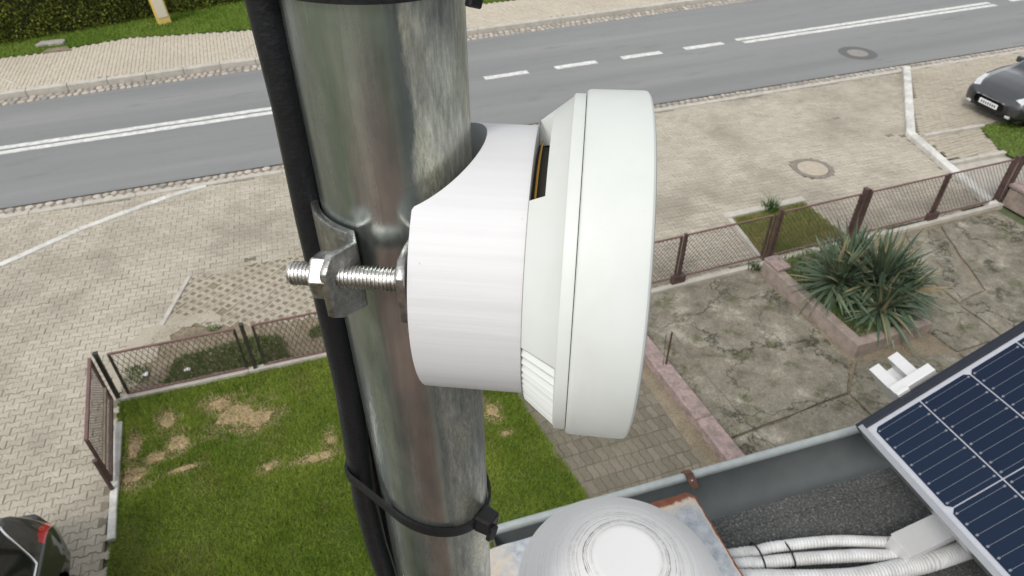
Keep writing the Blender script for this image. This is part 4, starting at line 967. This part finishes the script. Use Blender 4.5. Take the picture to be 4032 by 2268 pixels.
def lawn_col(W):
    n = len(W); q = .55 * vnoise(W, 1.3, 1) + .3 * vnoise(W, 4, 2) + .15 * vnoise(W, 11, 3)
    c = np.array([.095, .172, .012]) * (1 - q[:, None]) + np.array([.29, .36, .06]) * q[:, None]
    yel = vnoise(W, 2.2, 5)[:, None]; c = np.where(yel > .72, c * .6 + np.array([.22, .22, .06]) * .4, c)
    d = np.full(n, 9.)
    wob = (vnoise(W, 7, 8) - .5) * 1.1 + (vnoise(W, 19, 9) - .5) * .8
    for x, y, rx, ry in bare: d = np.minimum(d, np.hypot((W[:, 0] - x) / rx, (W[:, 1] - y) / ry))
    d = d + wob; dry = np.clip((1.35 - d) / .75, 0, 1)[:, None] * (RNG.random((n, 1)) < .88)
    st = np.array([.64, .48, .29]) * RNG.uniform(.5, 1.25, (n, 1)); c = c * (1 - dry) + st * dry
    c *= RNG.uniform(.65, 1.35, (n, 1)); sc = np.where(dry[:, 0] > .5, .45, .6 + .8 * vnoise(W, 3, 4) * (.6 + .8 * vnoise(W, 9, 14)))
    return c, sc, RNG.random(n) < np.where(dry[:, 0] > .05, .8, 1)
for bx_, by_, rx_, ry_ in bare:
    nn_ = 26; ph_ = random.random() * 6
    pp_ = [(bx_ + rx_ * .62 * math.cos(a) * (1 + .16 * math.sin(3 * a + ph_) + .10 * math.sin(7 * a + ph_ * 2)), by_ + ry_ * .62 * math.sin(a) * (1 + .16 * math.sin(2 * a + ph_) + .10 * math.sin(5 * a + ph_))) for a in np.linspace(0, 2 * math.pi, nn_ + 1)[:-1]]
    flat('bare_patch', pp_, -.006 + random.uniform(0, .003), 'baresoil')['label'] = 'bare dry soil patch in the garden lawn'
tufts('grass', 'mown green grass of the garden lawn with dry brown patches', lawn_poly, 10000, .06, .005, -.008, lawn_col)
def verge_col(W):
    n = len(W); g_ = vnoise(W, 2.5, 21) + (8.95 - W[:, 1]) * .55 - .1 * np.cos(W[:, 0] * 2.2)
    green = g_ > .55
    c = np.where(green[:, None], np.array([.07, .125, .022]), np.array([.26, .22, .14])) * RNG.uniform(.6, 1.4, (n, 1))
    return c, np.where(green, 1.3, .6), RNG.random(n) < np.where(green, 1, .25)
tufts('grass', 'weeds and dry grass in the strip outside the garden fence', verge_poly, 3500, .07, .006, -.004, verge_col)
def far_col(W):
    q = .6 * vnoise(W, .6, 31) + .4 * vnoise(W, 2, 32); c = np.array([.10, .19, .018]) * (1 - q[:, None]) + np.array([.22, .30, .055]) * q[:, None]
    return c * RNG.uniform(.7, 1.3, (len(W), 1)), np.ones(len(W)), np.ones(len(W), bool)
tufts('grass', 'green grass of the strip in front of the hedge across the road', far_lawn, 2200, .09, .014, .12, far_col)
tufts('grass', 'short green grass beside the parked dark car', side_lawn, 900, .07, .010, .05, far_col)
def bed_col(W):
    q = vnoise(W, 3, 41); c = np.array([.12, .18, .03]) * (1 - q[:, None]) + np.array([.34, .29, .12]) * q[:, None]
    return c * RNG.uniform(.6, 1.4, (len(W), 1)), np.ones(len(W)), np.ones(len(W), bool)
tufts('grass', 'patchy yellow-green grass in the square bed behind the planter', green_bed, 6000, .07, .006, .0, bed_col)
def moss_col(W):
    k = vnoise(W, 5, 51) > .62; c = np.tile(np.array([[.07, .085, .02]]), (len(W), 1)) * RNG.uniform(.5, 1.4, (len(W), 1)); return c, np.ones(len(W)) * .6, k
tufts('weeds', 'weeds growing along the yard joint next to the pink kerb', [(4.78, 2.5), (5.1, 2.5), (5.2, 4.4), (5.05, 7.5), (4.8, 7.5)], 2500, .05, .006, .0, moss_col)
def joint_col(W): c = np.tile(np.array([[.06, .075, .018]]), (len(W), 1)) * RNG.uniform(.5, 1.4, (len(W), 1)); return c, np.ones(len(W)) * .5, vnoise(W, 6, 52) > .4
tufts('weeds', 'moss in the joint crossing the concrete yard', [(5.0, 4.52), (7.0, 4.60), (7.0, 4.66), (5.0, 4.58)], 6000, .03, .005, -.02, joint_col)
tufts('weeds', 'moss in the joint running from the planter to the panel', [(6.96, 4.1), (7.05, 4.1), (7.06, 4.7), (7.55, 5.15), (7.5, 5.2), (6.98, 4.72)], 5000, .035, .005, -.02, joint_col)
tufts('weeds', 'low weeds inside the planter around the yucca', [(7.78, 5.4), (8.95, 5.4), (8.95, 7.5), (7.78, 7.5)], 1500, .10, .007, .22, verge_col)
# small weeds at the grass bed kerb
def clump(name, label, x, y, z, h, n, col, w=.012):
    v = []; c = []
    for i in range(n):
        a = random.uniform(0, 6.28); l = random.uniform(.1, 1.1); b = random.uniform(0, 6.28); px, py = x + random.gauss(0, h * .25), y + random.gauss(0, h * .25); hh = h * random.uniform(.4, 1.2)
        v += [(px - w * math.cos(b), py - w * math.sin(b), z + hh * .2), (px + w * math.cos(b), py + w * math.sin(b), z + hh * .2), (px + math.cos(a) * l * hh, py + math.sin(a) * l * hh, z + hh)]
        k = random.uniform(.6, 1.4); c += [(col[0] * k, col[1] * k, col[2] * k)] * 3
    o = np_mesh(name, np.array(v), np.arange(len(v)).reshape(-1, 3), 'blade', col=np.array(c)); return finish(o, label, 'weed')
clump('weed', 'leafy weed growing on the kerb of the square grass bed', 9.05, 9.15, .03, .30, 90, (.05, .10, .025))
clump('weed', 'low weed at the fence foot left of the planter', 7.55, 7.65, .0, .18, 60, (.05, .08, .025))
for pts_, lab_ in (([(-3.05, 8.5), (-2.7, 8.6), (-2.45, 9.3), (-2.0, 9.75), (-1.5, 9.62), (-1.55, 9.85), (-2.2, 10.1), (-2.75, 9.75), (-3.1, 9.3)], 'dirt washed onto the paving at the fence corner'), ([(-5.6, 7.9), (-5.0, 7.6), (-4.75, 7.95), (-5.1, 8.4), (-5.5, 8.5)], 'dirty weedy patch in the driveway paving')):
    flat('dirt_patch', rough_poly(pts_, .10, .10), .003, 'soil' if pts_[0][0] < -4 else 'grid')['label'] = lab_
clump('weed', 'weeds growing in the driveway paving at the left picture edge', -5.15, 8.0, 0, .10, 60, (.11, .12, .035))
# litter in the verge
for x, y, c, lab in ((-2.62, 8.72, 'plate', 'white scrap of litter near the fence corner'), (-2.02, 8.60, 'plate', 'white scrap of litter in the weeds behind the fence'), (-2.42, 8.42, 'redroof', 'broken red brick piece at the fence foot'), (-1.62, 8.36, 'pinkpaint', 'small pinkish brick piece at the fence foot')):
    m = MB(); pts = [Vector((random.uniform(-1, 1), random.uniform(-1, 1), random.uniform(-.2, 1))) for i in range(14)]
    bm = bmesh.new(); [bm.verts.new((p.x * (.05 if c == 'plate' else .08), p.y * .04, p.z * .03)) for p in pts]; bmesh.ops.convex_hull(bm, input=bm.verts); me = bpy.data.meshes.new('litter_piece'); bm.to_mesh(me); bm.free()
    o = link('litter_piece' if c == 'plate' else 'brick_piece', me, c); o.location = (x, y, .02); finish(o, lab, 'litter' if c == 'plate' else 'brick piece')

# ------------------------------------------------------------------ hedge, marker post, stone across the road
hd = empty('hedge', (-16, 24.5, .1)); finish(hd, 'tall dark green hedge across the road', 'hedge')
def hy(x): return 27.5 + .27 * x                # front foot of the hedge
def hl(x, y, z): return (x + 16, y - 24.5, z - .1)
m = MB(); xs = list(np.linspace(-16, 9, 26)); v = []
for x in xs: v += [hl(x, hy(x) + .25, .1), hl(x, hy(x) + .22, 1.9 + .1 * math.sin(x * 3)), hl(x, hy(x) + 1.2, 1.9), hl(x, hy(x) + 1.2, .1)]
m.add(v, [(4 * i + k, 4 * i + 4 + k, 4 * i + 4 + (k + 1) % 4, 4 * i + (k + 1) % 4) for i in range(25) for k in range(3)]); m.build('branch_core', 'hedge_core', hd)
n = 60000; x = RNG.uniform(-14, 6, n); face = RNG.random(n); zz = np.where(face < .7, RNG.uniform(.1, 2.05, n), 1.95 + RNG.normal(0, .06, n)); dep = np.where(face < .7, .12 * RNG.standard_normal(n) + .16 * (vnoise(np.column_stack([x, zz]), 2.2, 61) - .5), RNG.uniform(0, 1.1, n))
Cc = np.column_stack([x + 16, hy(x) + .12 + dep - 24.5, zz - .1])
q = vnoise(np.column_stack([x, zz]), 1.6, 62) * .6 + .4 * vnoise(np.column_stack([x, zz]), 6, 63)
col = np.array([.05, .07, .006]) * (1 - q[:, None]) + np.array([.19, .22, .03]) * q[:, None]; col *= RNG.uniform(.5, 1.5, (n, 1))
d1 = RNG.normal(0, 1, (n, 3)); d1 /= np.linalg.norm(d1, axis=1)[:, None]; d2 = np.cross(d1, RNG.normal(0, 1, (n, 3))); d2 /= np.linalg.norm(d2, axis=1)[:, None]
V = np.stack([Cc - d1 * .045, Cc + d2 * .024, Cc + d1 * .045, Cc - d2 * .024], 1).reshape(-1, 3)
o = np_mesh('foliage', V, np.arange(4 * n).reshape(n, 4), 'blade', hd, col=np.repeat(col, 4, 0)); o['kind'] = 'stuff'
mp = empty('marker_post', (-2.55, 26.0, .1)); mp.rotation_euler = (0, R(-4), R(10)); finish(mp, 'yellow utility marker post in front of the hedge', 'marker post')
MB().box(-.21, .21, -.12, .12, 0, 1.5).build('body', 'yellow', mp, bevel=.02); MB().box(-.15, .17, -.135, -.1205, .25, 1.42).build('front_panel', 'yellowpanel', mp, bevel=.01); MB().box(-.02, .17, -.142, -.1355, .95, 1.25).build('sticker', 'yellow', mp)
st_ = MB().prism(rough_poly([(-.4, -.16), (.42, -.2), (.38, .17), (-.3, .2)], .04, .15), 0, .10).build('stone_slab', 'stone', None, bevel=.02); st_.location = (-5.85, 25.05, .13); finish(st_, 'flat grey stone slab lying in the grass by the hedge', 'stone')
cl_ = MB().prism(rough_poly([(-.35, -.2), (.4, -.16), (.2, .2), (-.3, .1)], .05, .12), 0, .05).build('dirt_patch', 'soil', None); cl_.location = (-5.6, 24.45, .12); finish(cl_, kind='structure')
# ------------------------------------------------------------------ manhole covers
def manhole(label, x, y, r0, r1, z, cm, rm):
    e = empty('manhole_cover', (x, y, z)); finish(e, label, 'manhole cover', 'manhole covers')
    def ring(a, b, z0, n=48): 
        m = MB(); v = []
        for rr, zz in ((a, z0), (b, z0)): v += [(rr * math.cos(2 * math.pi * i / n), rr * math.sin(2 * math.pi * i / n), zz) for i in range(n)]
        return m.add(v, [(i, n + i, n + (i + 1) % n, (i + 1) % n) for i in range(n)])
    ring(r0 + .012, r1, .001).build('frame_ring', rm, e); ring(r0 * .9, r0 + .012, -.012).build('gap', 'dark', e)
    m = MB(); m.prism([(r0 * math.cos(2 * math.pi * i / 48), r0 * math.sin(2 * math.pi * i / 48)) for i in range(48)], -.011, .006); m.build('lid', cm, e, bevel=.004, seg=1)
MT['mhlid'] = simple('pale_manhole_lid', (.40, .35, .28), .85, spots=(.33, .29, .23), sscale=14, fscale=60, famp=.15, bmp=.004, bscale=90)
MT['mhring'] = simple('manhole_ring', (.15, .135, .115), .85, spots=(.22, .2, .17), sscale=10)
MT['mhlid2'] = simple('road_manhole_lid', (.24, .225, .21), .85, spots=(.19, .18, .17), sscale=9, fscale=60, famp=.15)
MT['mhring2'] = simple('road_patch_ring', (.10, .10, .10), .9)
manhole('pale round manhole cover in the pavement', mh1[0], mh1[1], .33, .455, .011, 'mhlid', 'mhring')
manhole('worn round manhole cover in the road', 17.2, 15.62, .30, .56, .003, 'mhlid2', 'mhring2')

# ------------------------------------------------------------------ cars
def car(name, label, loc, rz, paint, L=4.35, W2=.90, Ht=1.50, suv=0.0):
    e = empty(name, loc, rz); finish(e, label, 'car', 'parked cars')
    # stations from rear (x=0) to front: x, z bottom, z shoulder, z top, half width low, half width shoulder, half width top
    h = Ht
    ST = [(0.00, .42, .62, .70, .55, .60, .45), (0.04, .32, .70, .95, .72, .76, .66), (.14, .27, .84, 1.06, .84, .86, .72), (.30, .26, .96, h - .20, .885, .885, .66), (.52, .25, .985, h - .06, .895, .90, .62),
          (1.0, .24, .98, h - .005, .90, .905, .62), (1.7, .23, .955, h, .90, .905, .63), (2.3, .23, .93, h - .04, .90, .90, .61), (2.72, .23, .925, 1.30, .90, .90, .60), (3.12, .24, .915, 1.00, .90, .89, .62),
          (3.5, .25, .87, .95, .895, .87, .60), (3.85, .26, .80, .885, .88, .83, .56), (4.12, .26, .72, .79, .82, .75, .5), (4.27, .27, .64, .69, .68, .62, .40), (4.35, .34, .56, .60, .42, .40, .25)]
    sc = L / 4.35; kw = W2 / .9
    rings = []
    for x, zb, zs, zt, wl, ws, wt in ST:
        rings.append([(wl * .80, zb), (wl * .97, zb + .08), (wl * 1.0, zb + (zs - zb) * .35), (max(wl, ws), zb + (zs - zb) * .72), (ws, zs), (ws * .985 + (wt - ws) * .08, zs + (zt - zs) * .07), (wt + (ws - wt) * .16, zt - (zt - zs) * .16), (wt * .92, zt - (zt - zs) * .02), (wt * .5, zt + .015), (0, zt + .02)])
    A_ = np.array(rings); xs_ = np.array([s[0] for s in ST]) * sc
    nv = 10; NVd = 150; NUd = 230
    def interp(A, xk, xd):
        out = np.empty((len(xd),) + A.shape[1:])
        m_ = np.gradient(A, xk, axis=0)
        for i, x in enumerate(xd):
            k = min(max(np.searchsorted(xk, x) - 1, 0), len(xk) - 2); hh = xk[k + 1] - xk[k]; t = (x - xk[k]) / hh
            out[i] = (2 * t ** 3 - 3 * t ** 2 + 1) * A[k] + (t ** 3 - 2 * t ** 2 + t) * hh * m_[k] + (-2 * t ** 3 + 3 * t ** 2) * A[k + 1] + (t ** 3 - t ** 2) * hh * m_[k + 1]
        return out
    xd = np.unique(np.concatenate([np.linspace(0, .3, 36), np.linspace(.3, 3.9, 170), np.linspace(3.9, 4.35, 44)])) * sc; NUd = len(xd)
    G = interp(A_, xs_, xd)                                   # (NU, 10, 2)
    vk = np.arange(nv, dtype=float); vd = np.linspace(0, nv - 1, NVd)
    Gd = np.transpose(interp(np.transpose(G, (1, 0, 2)), vk, vd), (1, 0, 2))
    half = np.dstack([np.repeat(xd[:, None], NVd, 1), Gd[:, :, 0] * kw, Gd[:, :, 1]])
    full = np.concatenate([half, (half * np.array([1, -1, 1]))[:, ::-1][:, 1:]], 1); NVf = full.shape[1]
    vv = np.concatenate([vd, vd[::-1][1:]])
    cen = (full[:-1, :-1] + full[1:, 1:]) / 2; X = cen[..., 0] / sc; Z = cen[..., 2]; Vp = np.repeat(((vv[:-1] + vv[1:]) / 2)[None, :], NUd - 1, 0); Ya = np.abs(cen[..., 1])
    lab = np.zeros(X.shape, int)
    # side glass: band between shoulder (v 5.0) and roof edge (v 6.4), tapering to a point at the rear quarter
    rear_cut = .34 + (1 - np.abs((Vp - 5.9) / .9)) * 0; tipx = .36 + np.clip((6.35 - Vp), 0, 2) * .30
    side = (Vp > 5.08) & (Vp < 6.42) & (X > .50 + np.abs(Vp - 6.1) * .22) & (X < 2.62 - (Vp - 5.1) * .28) ; lab[side] = 1
    trim = (Vp > 4.92) & (Vp < 6.56) & (X > .455 + np.abs(Vp - 6.1) * .22) & (X < 2.68 - (Vp - 5.1) * .28) & ~side; lab[trim] = 2
    ws_ = (Vp > 6.75) & (X > 2.36) & (X < 3.02); lab[ws_] = 3
    rw = (Vp > 6.9) & (X > .17) & (X < .40); lab[rw] = 4
    tl = (X < .46) & (X > .02) & (Vp > 4.35 + X * .9) & (Vp < 5.45 - X * .7) & (Ya > .45 * kw); lab[tl] = 5
    hl_ = (X > 3.72) & (X < 4.20) & (Vp > 4.0) & (Vp < 5.9 - (4.2 - X) * 1.0) & (Ya > .42); lab[hl_] = 6
    gr = (X > 4.20) & (Z > .36) & (Z < .57) & (Ya < .52); lab[gr] = 7
    low = (Z < .36) & (lab == 0); lab[low] = 8
    for xw in (.83, 3.50):
        lab[((X - xw) ** 2 + (Z - .32) ** 2 < .365 ** 2) & (Vp < 4) & (Ya > .6)] = 9
    def surf(x, v):
        i = min(max(np.searchsorted(xd, x * sc) - 1, 0), NUd - 2); a = (x * sc - xd[i]) / (xd[i + 1] - xd[i]); j = min(int(v / (nv - 1) * (NVd - 1)), NVd - 2); c = v / (nv - 1) * (NVd - 1) - j
        return (half[i, j] * (1 - a) + half[i + 1, j] * a) * (1 - c) + (half[i, j + 1] * (1 - a) + half[i + 1, j + 1] * a) * c
    loop = [(.48 + abs(v - 6.1) * .22, v) for v in np.linspace(5.0, 6.1, 14)] + [(.48 + abs(v - 6.1) * .22, v) for v in np.linspace(6.12, 6.48, 6)] + [(x, 6.48) for x in np.linspace(.62, 2.25, 30)] + [(2.65 - (v - 5.1) * .28, v) for v in np.linspace(6.4, 5.0, 14)] + [(x, 5.0) for x in np.linspace(2.6, .75, 34)]
    for sg in (1, -1):
        pts = [Vector((p[0], p[1] * sg, p[2])) for p in (surf(x, v) for x, v in loop)]; pts.append(pts[0])
        MB().tube(pts, .014, 8, cap=False).build('window_trim', 'chrome', e, smooth=True, angle=60)
    lab[lab == 2] = 1
    names = {0: ('body', paint), 1: ('side_window', 'glass'), 2: ('window_trim', 'chrome'), 3: ('windscreen', 'wglass'), 4: ('rear_window', 'glass'), 5: ('taillight', 'redlamp'), 6: ('headlight', 'lampglass'), 7: ('grille', 'black'), 8: ('lower_trim', 'black')}
    idx = np.arange(NUd * NVf).reshape(NUd, NVf); body = None
    def quads(mask):
        i, j = np.nonzero(mask); return np.column_stack([idx[i, j], idx[i + 1, j], idx[i + 1, j + 1], idx[i, j + 1]])
    flatv = full.reshape(-1, 3)
    for k, (nm, mt) in names.items():
        parts = [lab == k]
        if k in (1, 2, 5, 6, 7, 8): parts = [(lab == k) & (cen[..., 1] > 0), (lab == k) & (cen[..., 1] < 0)]
        for msk in parts:
            q = quads(msk)
            if not len(q): continue
            used, inv = np.unique(q, return_inverse=True); np_mesh(nm, flatv[used] * 1.0, inv.reshape(q.shape)[:, ::-1], mt, e, smooth=True)
    MB().box(.15, L - .2, -W2 * .82, W2 * .82, .22, .55).build('underbody', 'tyre', e)
    for xw in (.83 * sc, 3.50 * sc):
        for s in (-1, 1):
            w = empty('wheel', (xw, s * (W2 - .115), .32)); w.parent = e
            o = MB().lathe_x([(-.10, .20), (-.10, .29), (-.085, .318), (.085, .318), (.10, .29), (.10, .20)], 40).build('tyre', 'tyre', w, smooth=True, angle=40); o.rotation_euler = (0, 0, R(90))
            m = MB().lathe_x([(s * .085, .205), (s * .07, .19), (s * .06, .06), (s * .085, .05), (s * .088, .001)], 30); o = m.build('rim', 'rim', w, smooth=True); o.rotation_euler = (0, 0, R(90))
    p = MB().box(L - .012, L + .012, -.26, .26, .40, .515).build('number_plate', 'plate', e, bevel=.004, seg=1)
    for i in range(7):
        y = -.20 + i * .063; MB().box(L + .0125, L + .0145, y, y + .035, .43, .49).build('plate_character', 'platemark', p)
    MB().box(L - .10, L - .03, -.62, -.50, .30, .36).build('fog_lamp', 'lampglass', e, bevel=.01); MB().box(L - .10, L - .03, .50, .62, .30, .36).build('fog_lamp', 'lampglass', e, bevel=.01)
    MB().box(L - .14, L - .01, -.40, .40, .585, .60).build('grille_bar', 'chrome', e, bevel=.004)
    for s in (-1, 1):
        m = MB().box(2.5 * sc, 2.62 * sc, s * (W2 - .02) - .0, s * (W2 + .16), .93, 1.08) if s > 0 else MB().box(2.5 * sc, 2.62 * sc, -(W2 + .16), -(W2 - .02), .93, 1.08); m.build('wing_mirror', paint, e, bevel=.03)
    return e
car('car', 'dark grey hatchback parked nose out beside the white kerb', (20.85, 10.45, .04), R(177), 'paint', L=4.35)
car('car', 'grey car parked on the driveway beside the lawn, rear towards the street', (-4.03, 5.84, 0), R(-92), 'paint2', L=4.35, W2=.90, Ht=1.56)
